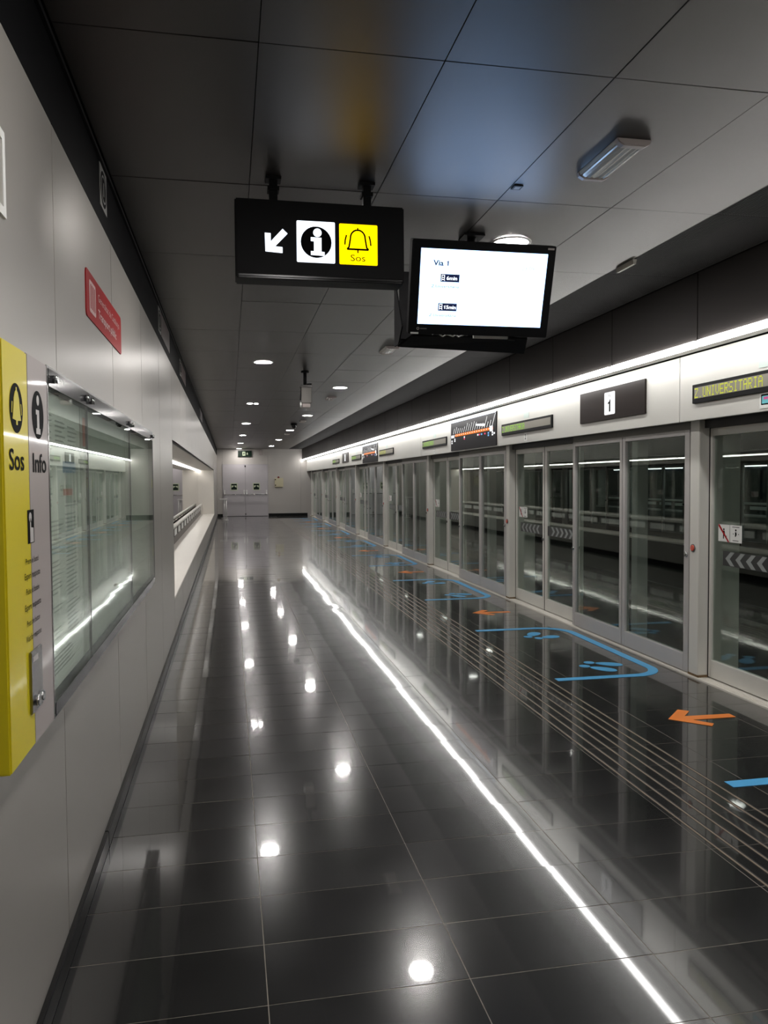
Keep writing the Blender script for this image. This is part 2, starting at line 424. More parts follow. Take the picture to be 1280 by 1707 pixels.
# fascia fittings
DOT = {'Z': ['11111', '00001', '00010', '00100', '01000', '10000', '11111'], '.': ['00000']*6+['00100'],
       'U': ['10001']*6+['01110'], 'N': ['10001', '11001', '11001', '10101', '10011', '10011', '10001'], 'I': ['01110']+['00100']*5+['01110'],
       'V': ['10001']*5+['01010', '00100'], 'E': ['11111', '10000', '10000', '11110', '10000', '10000', '11111'],
       'R': ['11110', '10001', '10001', '11110', '10100', '10010', '10001'], 'S': ['01111', '10000', '10000', '01110', '00001', '00001', '11110'],
       'T': ['11111']+['00100']*6, 'A': ['01110', '10001', '10001', '11111', '10001', '10001', '10001'], ' ': ['00000']*7}
def dots(s, x, y, z, ht, wd, dm):
    g = G(); pz = ht/7; py = wd/(6*len(s))
    for ci, ch in enumerate(s):
        for r, row in enumerate(DOT[ch]):
            for c, b in enumerate(row):
                if b == '1':
                    yy = y-(ci*6+c)*py; zz = z+ht-(r+1)*pz
                    g.quad([(x, yy, zz), (x, yy-py*.82, zz), (x, yy-py*.82, zz+pz*.82), (x, yy, zz+pz*.82)])
    return g
XF = 3.28
disp_y = [4.385, 8.43, 12.46, 16.46, 20.5, 24.55]
for k, cy in enumerate(disp_y):
    L, Rr = cy+.765, cy-.765
    r = empty('led_text_display', (XF, cy, 2.03), 'black framed led text display reading Z.UNIVERSITARIA on the fascia, %s from the camera' % ORD[k], 'display', 'led displays along the fascia')
    part('housing', G().box(XF-.018, XF-.001, Rr, L, 2.03, 2.163), M_BLACKM, r, bevel=.002)
    part('matrix', G().box(XF-.020, XF-.0185, Rr+.03, L-.03, 2.062, 2.140), M_MATRIX, r)
    part('print', dots('Z.UNIVERSITARIA', XF-.0212, L-.035, 2.066, .070, .74, 0), M_LEDY if k in (0, 3) else M_LEDG, r, label='%s dot letters' % ('yellow' if k in (0, 3) else 'green'))
    s = solo('small_notice_plate', G().box(XF-.004, XF-.0002, cy-.09+.0, cy+.06, 2.185, 2.245), mat('pale_plate', (.52, .60, .56), .5) if k == 0 else bpy.data.materials['pale_plate'],
             'small pale plate on the fascia above the %s led display' % ORD[k], 'plate', 'small plates above the displays')
    st = empty('fascia_sticker', (XF, cy, 1.93), ('white sticker with pink and cyan picture below the nearest led display' if k == 0 else 'small white sticker with a black figure below the %s led display' % ORD[k]), 'sticker', 'stickers below the displays')
    w_ = .13 if k == 0 else .085
    part('sheet', G().box(XF-.003, XF-.0005, cy+.05-w_, cy+.05, 1.93, 2.025), M_PAPERW, st)
    if k == 0:
        part('print', G().poly(rrect(.015, w_-.012, .022, .088, .004), (XF-.0031, cy+.05, 1.93), UR, VR, NR, .0006), M_INK, st)
        part('print', G().poly(rrect(.024, w_-.02, .030, .078, .003), (XF-.0038, cy+.05, 1.93), UR, VR, NR, .0006), M_CYAN, st)
        part('print', G().poly(rrect(.04, w_-.02, .055, .070, .003), (XF-.0045, cy+.05, 1.93), UR, VR, NR, .0006), M_PINK, st)
    else:
        part('print', text_geo('2', .055, (XF-.0032, cy+.05-w_/2, 1.95), UR, VR, NR, bold=.01), M_INK, st)
def black_board(y0, y1, lab):
    r = empty('platform_number_board', (XF, (y0+y1)/2, 2.017), lab, 'sign')
    part('panel', G().box(XF-.016, XF-.001, y0, y1, 2.017, 2.295), mat('dark_brown_gloss', (.014, .009, .0075), .3, spec=.2), r, bevel=.002)
    cy = (y0+y1)/2
    part('light_box', G().poly(rrect(-.095, .095, -.098, .098, .012), (XF-.016, cy, 2.156), UR, VR, NR, .003), M_WLITB, r)
    part('print', text_geo('Via', .026, (XF-.0195, cy, 2.212), UR, VR, NR), M_INKG, r)
    part('number_one', G().poly([(x*.115, y*.105) for x, y in ONE], (XF-.0190, cy-.005, 2.083), UR, VR, NR, .0006), M_INK, r)
black_board(5.81, 7.00, 'dark board on the fascia with a lit white 1, nearest the camera')
black_board(21.90, 23.10, 'dark board with a lit white 1 far down the fascia beyond the second map')
def map_board(y0, y1, lab):
    r = empty('line_map_board', (XF, (y0+y1)/2, 1.92), lab, 'sign')
    part('panel', G().box(XF-.014, XF-.001, y0, y1, 1.925, 2.35), mat('map_black', (.014, .013, .015), .5, spec=.1), r, bevel=.002)
    part('light_edge', G().box(XF-.02, XF-.014, y0+.01, y1-.01, 2.338, 2.352), M_WLIT, r, label='bright white upper edge')
    X = XF-.0145; Wd = y1-y0
    part('line', G().box(X-.003, X, y0+.12, y1-.24, 2.128, 2.163), M_LINEO, r, label='orange metro line')
    gl = G(); gt = G()
    def stn(u, z0, ln, wd=.018, sl=.075):
        yy = y1-u; gl.add([(X-.003, yy, z0), (X-.003, yy-wd, z0), (X-.003, yy-wd-sl*ln/.09, z0+ln), (X-.003, yy-sl*ln/.09, z0+ln)], [(0, 1, 2, 3)])
    us = [.14+i*(Wd-.3)/17 for i in range(18)]
    ln = [.075, .09, .07, .065, .06, .075, .115, .095, .11, .115, .10, .055, .07, .07, .14, .07, .08, .16]
    for u, l_ in zip(us, ln): stn(u, 2.172, l_)
    for u in us: gt.quad([(X-.0035, y1-u+.012, 2.140), (X-.0035, y1-u-.012, 2.140), (X-.0035, y1-u-.012, 2.156), (X-.0035, y1-u+.012, 2.156)])
    gl.quad([(X-.0033, y1-.03, 2.115), (X-.0033, y1-.2, 2.115), (X-.0033, y1-.2, 2.155), (X-.0033, y1-.03, 2.155)])
    gl.quad([(X-.0033, y1-1.22, 2.225), (X-.0033, y1-1.62, 2.19), (X-.0033, y1-1.62, 2.225), (X-.0033, y1-1.22, 2.25)])
    gl.quad([(X-.0033, y1-Wd+.24, 2.11), (X-.0033, y1-Wd+.12, 2.11), (X-.0033, y1-Wd+.12, 2.18), (X-.0033, y1-Wd+.24, 2.18)])
    part('station_names', gl, M_WLITB, r, kind='stuff'); part('station_marks', gt, M_WLITB, r, kind='stuff')
    cs = G(); k2 = [M_WLITB, glow('lit_blue', (.25, .55, .9), .9), glow('lit_red', (.9, .12, .2), .9)]
    for u, z, mi in ((.05, 2.06, 0), (.05, 2.03, 0), (.20, 2.055, 0), (.20, 2.08, 0), (.68, 2.09, 0), (.68, 2.065, 2), (1.30, 2.085, 0), (1.37, 2.085, 2), (1.46, 2.085, 1), (1.60, 2.085, 2), (1.74, 2.085, 1), (1.74, 2.055, 1), (1.90, 2.085, 0), (1.90, 2.055, 0), (1.97, 2.07, 0)):
        u = u*Wd/2.06
        cs.add([(X-.0035, y1-u, z), (X-.0035, y1-u-.055, z), (X-.0035, y1-u-.055, z+.022), (X-.0035, y1-u, z+.022)], [(0, 1, 2, 3)], mi)
    part('interchange_marks', cs, k2, r)
map_board(9.40, 11.45, 'black metro line map with orange line on the fascia, nearer one')
map_board(17.45, 19.48, 'black metro line map with orange line on the fascia, farther one')

# ================================================================ PLATFORM SCREENS
sill = empty('trim_2', (3.5, 15, 0), kind='structure')
part('sill_plate', G().box(3.385, 3.80, YNEAR, YEND, -.10, .012), M_SILL, sill, bevel=.003)
for k in range(3): part('sill_ridge', G().box(3.405+k*.022, 3.411+k*.022, YNEAR, YEND, .010, .0145), M_SILL, sill)
PX, RX = 3.40, 3.48
def rails(g, x0, x1, y0, y1, z0, z1, wa, wb, bot, top):
    """one rectangular door frame with hollow middle: wa far stile, wb near stile"""
    g.box(x0, x1, y1-wa, y1, z0, z1); g.box(x0, x1, y0, y0+wb, z0, z1)
    g.box(x0, x1, y0+wb, y1-wa, z0, z0+bot); g.box(x0, x1, y0+wb, y1-wa, z1-top, z1); return g
def knob(x, y, z, parent):
    g = G().tube((x, y, z), (x-.012, y, z), .019, 16); g.tube((x-.012, y, z), (x-.016, y, z), .012, 16)
    part('lock', g, M_CHROME, parent, smooth=True)
# prototype pillar at k=0
pil0 = empty('screen_pillar', (3.5, 5.33, 0), '', 'pillar', 'pillars between the glass screens')
part('post', G().box(PX, 3.74, 5.265, 5.385, .013, 1.925), M_ALU, pil0, bevel=.004)
part('button_ring', G().tube((PX-.001, 5.335, .975), (PX-.006, 5.335, .975), .030, 20), M_INKG, pil0, smooth=True)
part('button', G().tube((PX-.006, 5.335, .975), (PX-.013, 5.335, .975), .023, 20, .02), M_BTN, pil0, smooth=True, label='orange-red push button')
part('rust_line', G().box(PX-.0015, 3.55, 5.258, 5.39, .013, .030), M_RUST, pil0, label='rust-brown stain round the foot')
# prototype proud double screen
scr0 = empty('fixed_glass_screen', (3.42, 6.43, .013), '', 'glass screen', 'double glass screens standing proud')
for (a, b, wa, wb) in ((6.435, 7.455, .055, .045), (5.395, 6.425, .045, .065)):
    part('frame', rails(G(), PX, PX+.045, a, b, .022, 1.862, wa, wb, .130, .040), M_ALUG, scr0, bevel=.002)
    part('pane', G().box(PX+.02, PX+.028, a+wb-.005, b-wa+.005, .147, 1.827), M_GLASS, scr0)
part('head_rail', G().box(PX+.005, PX+.05, 5.395, 7.455, 1.863, 1.926), M_HEAD, scr0)
knob(PX, 5.425, .92, scr0); knob(PX, 7.43, .80, scr0)
part('rear_post', G().box(PX+.12, PX+.22, 6.38, 6.48, .013, 1.865), M_ALUG, scr0)
# prototype recessed sliding leaf (far one of the pair) and (near one)
def leaf(y0, y1, far, lab):
    r = empty('sliding_door_leaf', (RX, (y0+y1)/2, .013), lab, 'door', 'recessed sliding door leaves')
    wa, wb = (.028, .055) if far else (.055, .04)
    part('frame', rails(G(), RX, RX+.04, y0, y1, .020, 1.862, wa, wb, .130, .055), M_ALU, r, bevel=.002)
    part('pane', G().box(RX+.016, RX+.024, y0+wb-.005, y1-wa+.005, .145, 1.812), M_GLASS, r)
    part('dark_gap_strip', G().box(RX-.002, RX+.03, y1+.0005, y1+.0085, .014, 1.925), M_GROOVE, r)  # shade of the gap beside the leaf put in as a black strip
    ya, yb = y0+wb, y1-wa-.10
    if far:
        part('dark_film', G().box(RX+.012, RX+.0145, ya+.002, yb-.02, .866, .972), M_FROSTD, r)
    else:
        part('dark_film', G().box(RX+.012, RX+.0145, y0+wb+.06, y1-wa-.002, .866, .972), M_FROSTD, r)
    for c in range(6 if far else 5):
        s = 1 if far else -1
        if far: base = yb-.05-c*.115
        else: base = y1-wa-.10-c*.115
        if base-.11 < y0+wb and far: break
        # '<' pointing to +Y for the far leaf, '>' pointing to -Y for the near one
        pts = [(0, .0), (.058, .049), (.103, .049), (.050, 0), (.103, -.049), (.058, -.049)]
        if far: pp = [(p[0], p[1]) for p in pts]
        else: pp = [(.103-p[0], p[1]) for p in pts]
        part('chevron', G().poly(pp, (RX+.0118, base, .919), UR, VR, NR, .001), M_FROST, r)
    part('head_rail', G().box(RX+.004, RX+.05, y0, y1, 1.863, 1.926), M_HEAD, r)
    knob(RX, (y0+.03) if far else (y0+.02), .80 if not far else .815, r)
    if far:
        for q, (a, b) in enumerate(((y1-.095, y1-.225), (y1-.232, y1-.362))):
            sk = part('safety_sticker', G().box(RX+.009, RX+.0115, b, a, 1.040, 1.163), M_PAPERW, r, label='white safety sticker with %s' % ('a red slash over a leaning figure' if q == 0 else 'a small standing figure'))
            cx = (a+b)/2; X = RX+.0088
            gi = G(); gi.poly(circle(0, .028, .008, 12), (X, cx, 1.10), UR, VR, NR, .0006)
            if q == 0:
                gi.poly([(-.012, .018), (.008, .018), (.014, -.004), (.004, -.008), (.0, -.04), (-.008, -.04), (-.008, -.006)], (X, cx, 1.10), UR, VR, NR, .0006)
                gi.poly([(.006, -.010), (.024, -.030), (.034, -.020), (.030, -.016), (.023, -.022), (.012, -.006)], (X, cx, 1.10), UR, VR, NR, .0006)
            else:
                gi.poly([(-.008, .014), (.006, .016), (.010, -.004), (-.002, -.018), (-.008, -.018)], (X, cx, 1.10), UR, VR, NR, .0006)
                for uu in (-.032, .026): gi.poly([(uu, -.002), (uu+.008, -.002), (uu+.008, .004), (uu, .004)], (X, cx, 1.10), UR, VR, NR, .0006)
                gi.poly([(-.04, .048), (.04, .048), (.04, .052), (-.04, .052)], (X, cx, 1.10), UR, VR, NR, .0006)
                gi.poly([(-.035, -.048), (.03, -.048), (.03, -.044), (-.035, -.044)], (X, cx, 1.10), UR, VR, NR, .0006)
            part('pictogram', gi, M_INK, sk)
            if q == 0:
                part('slash', G().poly([(-.062, .062), (-.050, .062), (.062, -.056), (.062, -.062), (.050, -.062), (-.062, .050)], (X-.0008, cx, 1.10), UR, VR, NR, .0006), M_RED, sk)
    return r
lf0 = leaf(4.345, 5.255, True, ''); ln0 = leaf(3.425, 4.335, False, '')
for k in range(-1, 8):
    dy = 4.03*k
    w_ = 'outside the right edge of the photo' if k < 0 else ORD[k]+' from the camera'
    if 5.4+dy < YEND:
        p = pil0 if k == 0 else copy_tree(pil0, (3.5, 5.33+dy, 0))
        p['label'] = 'pale metal pillar with orange-red button between the screens, %s' % w_
    if 7.455+dy < YEND:
        p = scr0 if k == 0 else copy_tree(scr0, (3.42, 6.43+dy, .013))
        p['label'] = 'double glass screen in grey frame standing proud, %s' % w_
    if k >= 0 and 5.3+dy < YEND:
        a = lf0 if k == 0 else copy_tree(lf0, (RX, 4.80+dy, .013)); a['label'] = 'far recessed sliding leaf with safety stickers, %s' % ('cut by the photo edge' if k == 0 else ORD[k]+' pair from the camera')
        b = ln0 if k == 0 else copy_tree(ln0, (RX, 3.88+dy, .013)); b['label'] = 'near recessed sliding leaf with chevrons, %s' % ('outside the right edge' if k == 0 else ORD[k]+' pair from the camera')

# ================================================================ TRACK SIDE AND OPPOSITE PLATFORM
track = empty('track_bed', (7, 15, -1.2), kind='structure')
part('bed', G().box(3.8, 10.8, YNEAR, YEND+8, -1.3, -1.2), M_TRACK, track)
for x in (4.9, 6.35, 8.2, 9.65): part('rail', G().box(x, x+.07, YNEAR, YEND+8, -1.2, -1.04), M_RAILS, track)
solo('platform_edge_wall', G().box(3.72, 3.80, YNEAR, YEND, -1.2, -.1), M_CONC, kind='structure')
opp = empty('opposite_platform', (12, 20, 0), kind='structure')
part('deck', G().box(10.8, 14.72, YNEAR, YEND, -.04, 0), M_TILE, opp)
part('edge_band', G().box(10.78, 10.83, YNEAR, YEND, -.12, .015), M_SILL, opp, label='pale platform edge')
part('edge_wall', G().box(10.86, 10.95, YNEAR, YEND, -1.2, -.12), M_CONC, opp)
part('rear_wall', G().box(14.72, 14.80, YNEAR, YEND, 0, .40).box(14.72, 14.80, YNEAR, YEND, 1.88, 3.0).box(14.72, 14.80, 30.0, YEND, .40, 1.88), M_OPPW, opp)
part('niche_glass', G().box(15.2, 15.25, YNEAR, 30.0, .40, 1.88), mat('dark_blue_glass', (.012, .016, .022), .12), opp)
part('niche_shelf', G().box(14.70, 15.2, YNEAR, 30.0, .38, .42), M_NICHE, opp); part('niche_top', G().box(14.72, 15.25, YNEAR, 30.0, 1.875, 1.90), M_OPPW, opp)
part('niche_end', G().box(14.72, 15.25, 30.0, 30.04, .38, 1.9), M_NICHE, opp)
part('niche_rail', G().tube((15.08, YNEAR, .745), (15.08, 29.8, .745), .036, 8), M_ALU, opp)
y = 8.
while y < 29.:
    part('clip_plate', G().box(15.09, 15.096, y+.04, y+.8, .565, .665), M_PAPERW, opp); y += 1.
part('upper_wall', G().box(10.8, 11.0, YNEAR, YEND, 2.10, 3.0), M_CONC, opp)
part('header', G().box(10.78, 10.95, YNEAR, YEND, 1.86, 2.04), M_BLACKM, opp)
part('roof', G().box(3.72, 15.3, YNEAR, YEND, 3.0, 3.1), M_CONC, opp)
ol = empty('opposite_led_line', (11.12, 20, 2.38), 'white light line above the far side of the opposite platform screens', 'light')
part('light_tube', G().box(11.10, 11.14, YNEAR+.2, YEND-.3, 2.37, 2.41), M_LEDO, ol)
ol2 = empty('opposite_niche_light', (15.17, 14, 1.84), 'row of white lights in the wall opening of the opposite platform, seen through the glass', 'light')
y = 3.
while y < 29.:
    part('light_tube', G().box(15.15, 15.19, y+.03, y+1.17, 1.84, 1.872), glow('inner_light', (1, 1, 1), 4.) if y < 3.1 else bpy.data.materials['inner_light'], ol2); y += 1.2
po = empty('opposite_screen', (10.85, 5.4, 0), '', 'glass screen', 'opposite platform screens')
part('post', G().box(10.80, 11.05, 5.25, 5.45, .0, 1.86), M_ALU, po)
part('frame', rails(G(), 10.84, 10.88, 5.45, 6.43, .02, 1.86, .05, .05, .12, .04), M_BLACKM, po)
part('frame', rails(G(), 10.84, 10.88, 6.44, 7.45, .02, 1.86, .05, .05, .12, .04), M_ALUG, po)
part('frame', rails(G(), 10.90, 10.94, 7.45, 8.35, .02, 1.86, .04, .08, .12, .05), M_ALUG, po)
part('frame', rails(G(), 10.90, 10.94, 8.36, 9.27, .02, 1.86, .04, .08, .12, .05), M_BLACKM, po)
part('guard_bar', G().box(10.80, 10.84, 5.45, 6.43, .85, .885), M_BLACKM, po)
part('pane', G().box(10.855, 10.865, 5.5, 9.2, .12, 1.82), M_GLASSO, po)
for k in range(0, 7):
    y = 5.4+4.03*k-1.1
    p = po if k == 0 else copy_tree(po)
    p.location = (10.85, y, 0); p['label'] = 'glass screen bay of the opposite platform seen through the glass, %s from the camera' % ORD[k]
solo('wall_poster', G().box(14.69, 14.719, 31.7, 32.3, 1.30, 1.85), M_RED, 'red poster on the opposite platform wall seen through the glass', 'poster')

# ================================================================ END WALL
wf = empty('wall_far', (1.4, YEND, 0), kind='structure')
part('backing', G().box(-1.3, 15.3, YEND+.03, YEND+.1, -1.3, 3.1), M_WALLBACK, wf)
for a, b in ((-.52, -.30),): part('end_panel', G().box(a, b-.003, YEND, YEND+.03, .0, ZC+.02), M_END, wf)
part('end_panel', G().box(-.298, 1.618, YEND, YEND+.03, 2.225, ZC+.02), M_END, wf)
for a, b in ((1.62, 3.01), (3.016, 3.80)): part('end_panel', G().box(a, b, YEND, YEND+.03, 0, ZC+.02), M_END, wf)
y = 3.8
while y < 15.2: part('end_panel', G().box(y+.006, min(y+1.4, 15.3), YEND, YEND+.03, -1.2, 3.0), M_END, wf); y += 1.4
bf = empty('baseboard_far', (1.4, YEND, 0), kind='structure')
part('skirting', G().box(1.62, 3.30, YEND-.015, YEND, 0, .11), M_SKIRT, bf); part('skirting', G().box(-.52, -.30, YEND-.015, YEND, 0, .11), M_SKIRT, bf)
d = empty('door_1', (.65, YEND, 0), kind='structure')
part('door_frame', G().box(-.30, -.275, YEND-.02, YEND+.02, 0, 2.225).box(1.600, 1.62, YEND-.02, YEND+.02, 0, 2.225).box(-.30, 1.62, YEND-.02, YEND+.02, 2.205, 2.225), M_DOOR, d)
for a, b in ((-.272, .652), (.660, 1.598)):
    lf = part('door_leaf', G().box(a, b, YEND-.012, YEND+.02, .012, 2.203), M_DOOR, d, bevel=.003)
    g = G().tube((a+.05, YEND-.10, .93), (b-.05, YEND-.10, .93), .018, 10)
    part('push_bar', g, M_CHROME, lf, smooth=True)
    for x in (a+.05, b-.05):
        gg = G().box(x-.03, x+.03, YEND-.05, YEND-.012, .97, 1.13); gg.tube((x, YEND-.03, 1.0), (x, YEND-.10, .93), .022, 8)
        part('push_bar_bracket', gg, M_STAND, lf, bevel=.004)
    cx = (a+b)/2-.01
    sg = part('push_sign', G().box(cx-.15, cx+.15, YEND-.016, YEND-.0125, 1.11, 1.42), M_PHOTO, lf, label='pale green and black push-bar sign')
    part('print', G().box(cx-.118, cx+.118, YEND-.018, YEND-.0165, 1.14, 1.39), M_GREEN, sg)
    gh = G()
    for s in (-1, 1): gh.poly([(s*.015, .05), (s*.095, .05), (s*.105, -.03), (s*.06, -.03), (s*.05, .0), (s*.02, .01)], (cx, YEND-.0182, 1.27), UF, VF, NF, .001)
    part('pictogram', gh, M_PHOTO, sg)
part('centre_post', G().box(.652, .660, YEND-.006, YEND+.02, .012, 2.203), M_INKG, d)
for z, c in ((2.10, 'upper_bolt'), (.06, 'lower_bolt')): part(c, G().box(.63, .68, YEND-.03, YEND-.012, z, z+.07), M_STEEL if z < 1 else M_INK, d)
# exit sign, alarm lamp, box
ex = empty('exit_sign', (.65, YEND-.06, 2.54), 'dark green exit sign with running figure and down arrow above the double door', 'sign')
part('case', G().box(.36, .94, YEND-.06, YEND-.002, 2.54, 2.80), M_GREEN, ex, bevel=.004)
g = G(); g.poly(rrect(-.05, .07, -.085, .085, .01), (.60, YEND-.0605, 2.67), UF, VF, NF, .002)
part('door_pictogram', g, M_PHOTO, ex)
part('figure', G().poly([(-.02, .05), (.015, .055), (.03, .02), (.015, -.01), (.03, -.05), (.01, -.06), (-.0, -.02), (-.03, -.05), (-.04, -.03), (-.015, .0)], (.61, YEND-.063, 2.67), UF, VF, NF, .001), M_GREEN, ex)
part('arrow', G().poly([(-.012, .05), (.012, .05), (.012, 0), (.04, 0), (0, -.05), (-.04, 0), (-.012, 0)], (.75, YEND-.0605, 2.67), UF, VF, NF, .001), M_PHOTO, ex)
solo('emergency_lamp_box', G().box(1.26, 1.41, YEND-.07, YEND-.002, 2.61, 2.84), M_GREYP, 'small grey box high on the end wall right of the exit sign', 'box', bevel=.006)
cb = empty('electrical_cabinet', (2.08, YEND, 1.236), 'cream metal box with a small red lamp on top, on the end wall', 'cabinet')
part('body', G().box(1.90, 2.26, YEND-.09, YEND-.002, 1.236, 1.626), M_CREAM, cb, bevel=.006)
part('door', G().box(1.915, 2.245, YEND-.10, YEND-.091, 1.25, 1.60), M_CREAM, cb)
for z in (1.30, 1.54): part('hinge', G().box(1.90, 1.95, YEND-.108, YEND-.10, z, z+.04), M_INK, cb)
g = G(); g.tube((2.06, YEND-.05, 1.626), (2.06, YEND-.05, 1.70), .045, 12, .03); part('warning_lamp', g, mat('dark_red_lamp', (.25, .02, .015), .3), cb, smooth=True, label='red lamp')
# chrome stand
st = empty('leaning_stand', (-.22, 31, 0), 'chrome leaning stand beside the left wall in front of the double door', 'stand')
part('base', G().tube((-.19, 31, 0), (-.19, 31, .02), .12, 20), M_STAND, st, smooth=True)
for x in (-.20, -.13): part('post', G().tube((x, 31, .015), (x-.02, 31, .80), .022, 10), M_STAND, st, smooth=True)
part('foot_bar', G().tube((-.33, 31, .08), (-.08, 31, .08), .012, 8), M_STAND, st, smooth=True)
part('top_bar', G().box(-.39, -.10, 30.9, 31.1, .79, .835), M_STAND, st, bevel=.008)

# ================================================================ LEFT WALL
wl = empty('wall_left', (-.52, 15, 0), kind='structure')
XW = -.52; N0, N1, NZ0, NZ1, XN = 7.60, 26.90, .42, 1.87, -1.03
part('backing', G().box(-.62, -.545, YNEAR, N0-.03, 0, ZC+.05).box(-.62, -.545, N1+.03, YEND, 0, ZC+.05).box(-.62, -.545, N0, N1, NZ1+.03, ZC+.05).box(-.62, -.545, N0, N1, 0, NZ0-.03), M_WALLBACK, wl)
js = [2.60-1.22*k for k in range(5, 0, -1)]+[2.60, 3.82, 5.04, 6.26, N0]
for a, b in zip(js, js[1:]): part('wall_panel', G().box(XW-.022, XW, a+.0028, b-.0028, .026, 2.59), M_WALL, wl, bevel=.0012)
nn = 15; dn = (N1-N0)/nn
for i in range(nn):
    a, b = N0+dn*i, N0+dn*(i+1)
    part('wall_panel', G().box(XW-.022, XW, a+.0028, b-.0028, NZ1, 2.59), M_WALL, wl, bevel=.0012)
    part('wall_panel', G().box(XW-.022, XW, a+.0028, b-.0028, .026, NZ0-.025), M_WALL, wl, bevel=.0012)
js = [N1+1.2166*k for k in range(7)]
for a, b in zip(js, js[1:]): part('wall_panel', G().box(XW-.022, XW, a+.0018, min(b, YEND)-.0028, .026, 2.59), M_WALL, wl, bevel=.0012)
# niche lining
ni = empty('window_1', ((XN+XW)/2, 17, NZ0), kind='structure')
part('sill', G().box(XN, XW+.004, N0, N1, NZ0-.025, NZ0), M_NICHE, ni, bevel=.003, label='cream shelf, brightly lit')
part('lintel', G().box(XN, XW, N0, N1, NZ1, NZ1+.02), M_NICHE, ni)
part('end_lining', G().box(XN, XW, N1, N1+.02, NZ0, NZ1), M_NICHE, ni); part('end_lining', G().box(XN, XW, N0-.02, N0-.001, NZ0, NZ1), M_NICHE, ni)
part('reflective_glass', G().box(XN-.02, XN, N0, N1, NZ0, NZ1), M_MIRROR, ni, label='dark mirror-like glass')
nl = empty('niche_led_light', (-1.0, 17, 1.83), 'white led line along the top of the glass in the left wall opening', 'light')
y = N0+.02
while y < N1-.2:
    part('light_tube', G().box(XN+.012, XN+.05, y+.003, min(y+1.205, N1)-.003, 1.848, 1.869), M_LEDN, nl); y += 1.2066
hr = empty('handrail', (-.92, 17, NZ0), 'silver tube handrail on clip plates along the glass in the left wall opening', 'handrail')
part('rail', G().tube((-.93, N0+.1, .745), (-.93, N1-.25, .745), .036, 12), M_ALU, hr, smooth=True)
part('kick_board', G().box(-.965, -.95, N0+.1, N1-.25, NZ0+.001, .70), mat('brown_grey_board', (.13, .11, .10), .5), hr)
y = N0+.2
while y < N1-.4:
    part('clip_plate', G().box(-.950, -.944, y+.04, y+.84, .560, .668), M_PAPERW, hr); part('bracket', G().box(-.95, -.93, y-.03, y+.0, .56, .72), M_STEEL, hr); y += 1.0

tb = empty('trim_3', (-.53, 15, 2.59), kind='structure')
js = [YNEAR]+[2.0+3.66*k for k in range(9)]
for a, b in zip(js, js[1:]): part('dark_band_panel', G().box(-.545, -.520, a+.001, min(b, YEND)-.001, 2.592, 2.862), M_BLACK, tb)
part('ledge', G().box(-.52, -.508, YNEAR, YEND, 2.845, 2.862), M_BLACKM, tb)
bl = empty('baseboard_left', (-.51, 15, 0), kind='structure')
js = [YNEAR+2.44*k for k in range(16)]+[YEND]
for a, b in zip(js, js[1:]):
    if a < YEND: part('skirting', G().box(-.522, -.503, a+.0015, min(b, YEND)-.0015, 0, .072), M_SKIRT, bl, bevel=.003)
wn = empty('wall_near_added', (1.4, YNEAR, 0), kind='structure')  # added closing wall where the platform goes on; keeps reflections from going black
part('panel', G().box(-.62, 15.3, YNEAR-.1, YNEAR, -1.3, 3.1), M_END, wn)

# band signs
def band_sign(y0, y1, z0, z1, lab, extra=False):
    r = empty('band_sign', (-.52, (y0+y1)/2, z0), lab, 'sign')
    part('plate', G().box(-.52, -.517, y0, y1, z0, z1), mat('dim_white', (.30, .29, .27), .5) if 'dim_white' not in bpy.data.materials else bpy.data.materials['dim_white'], r)
    h = z1-z0; wd = y1-y0
    part('print', G().poly(rrect(.012, wd-.012, .014, h-.014, min(.07, wd/2-.014), 6), (-.5169, y0, z0), UL, VL, NL, .0006), M_INK, r)
    g = G(); ribbon(g, rrect(.035, wd-.035, .035, h-.035, min(.045, wd/2-.04), 5), .008, (-.5160, y0, z0), UL, VL, NL, .0006, closed=True)
    g.poly([(wd/2-.008, .06), (wd/2+.008, .06), (wd/2+.008, h-.06), (wd/2-.008, h-.06)], (-.5160, y0, z0), UL, VL, NL, .0006)
    part('outline', g, bpy.data.materials['dim_white'], r)
    if extra: part('side_panel', G().box(-.52, -.5165, y1+.02, y1+.9, z0, z1), mat('dim_brown_red', (.05, .020, .018), .4) if 'dim_brown_red' not in bpy.data.materials else bpy.data.materials['dim_brown_red'], r)
band_sign(3.53, 3.71, 2.665, 2.842, 'white outlined rounded emblem on the black band, nearest the camera')
band_sign(6.30, 6.52, 2.655, 2.842, 'white outlined emblem beside a brownish panel on the black band above the display case', True)
band_sign(8.94, 9.20, 2.665, 2.842, 'white outlined emblem on the black band above the near end of the wall opening', True)
band_sign(14.9, 15.2, 2.665, 2.842, 'farthest white outlined emblem on the black band above the wall opening', True)
# white framed notice cut by the left edge
r = empty('framed_notice', (-.52, 1.8, 2.13), 'white framed notice high on the left wall, cut by the left edge of the photo', 'notice')
g = G(); ribbon(g, [(1.50, 2.135), (2.035, 2.135), (2.035, 2.315), (1.50, 2.315)], .022, (-.52, 0, 0), UL, VL, NL, .006, closed=True)
part('frame', g, M_PAPERW, r); part('sheet', G().box(-.5195, -.517, 1.51, 2.025, 2.145, 2.305), M_WALL, r)
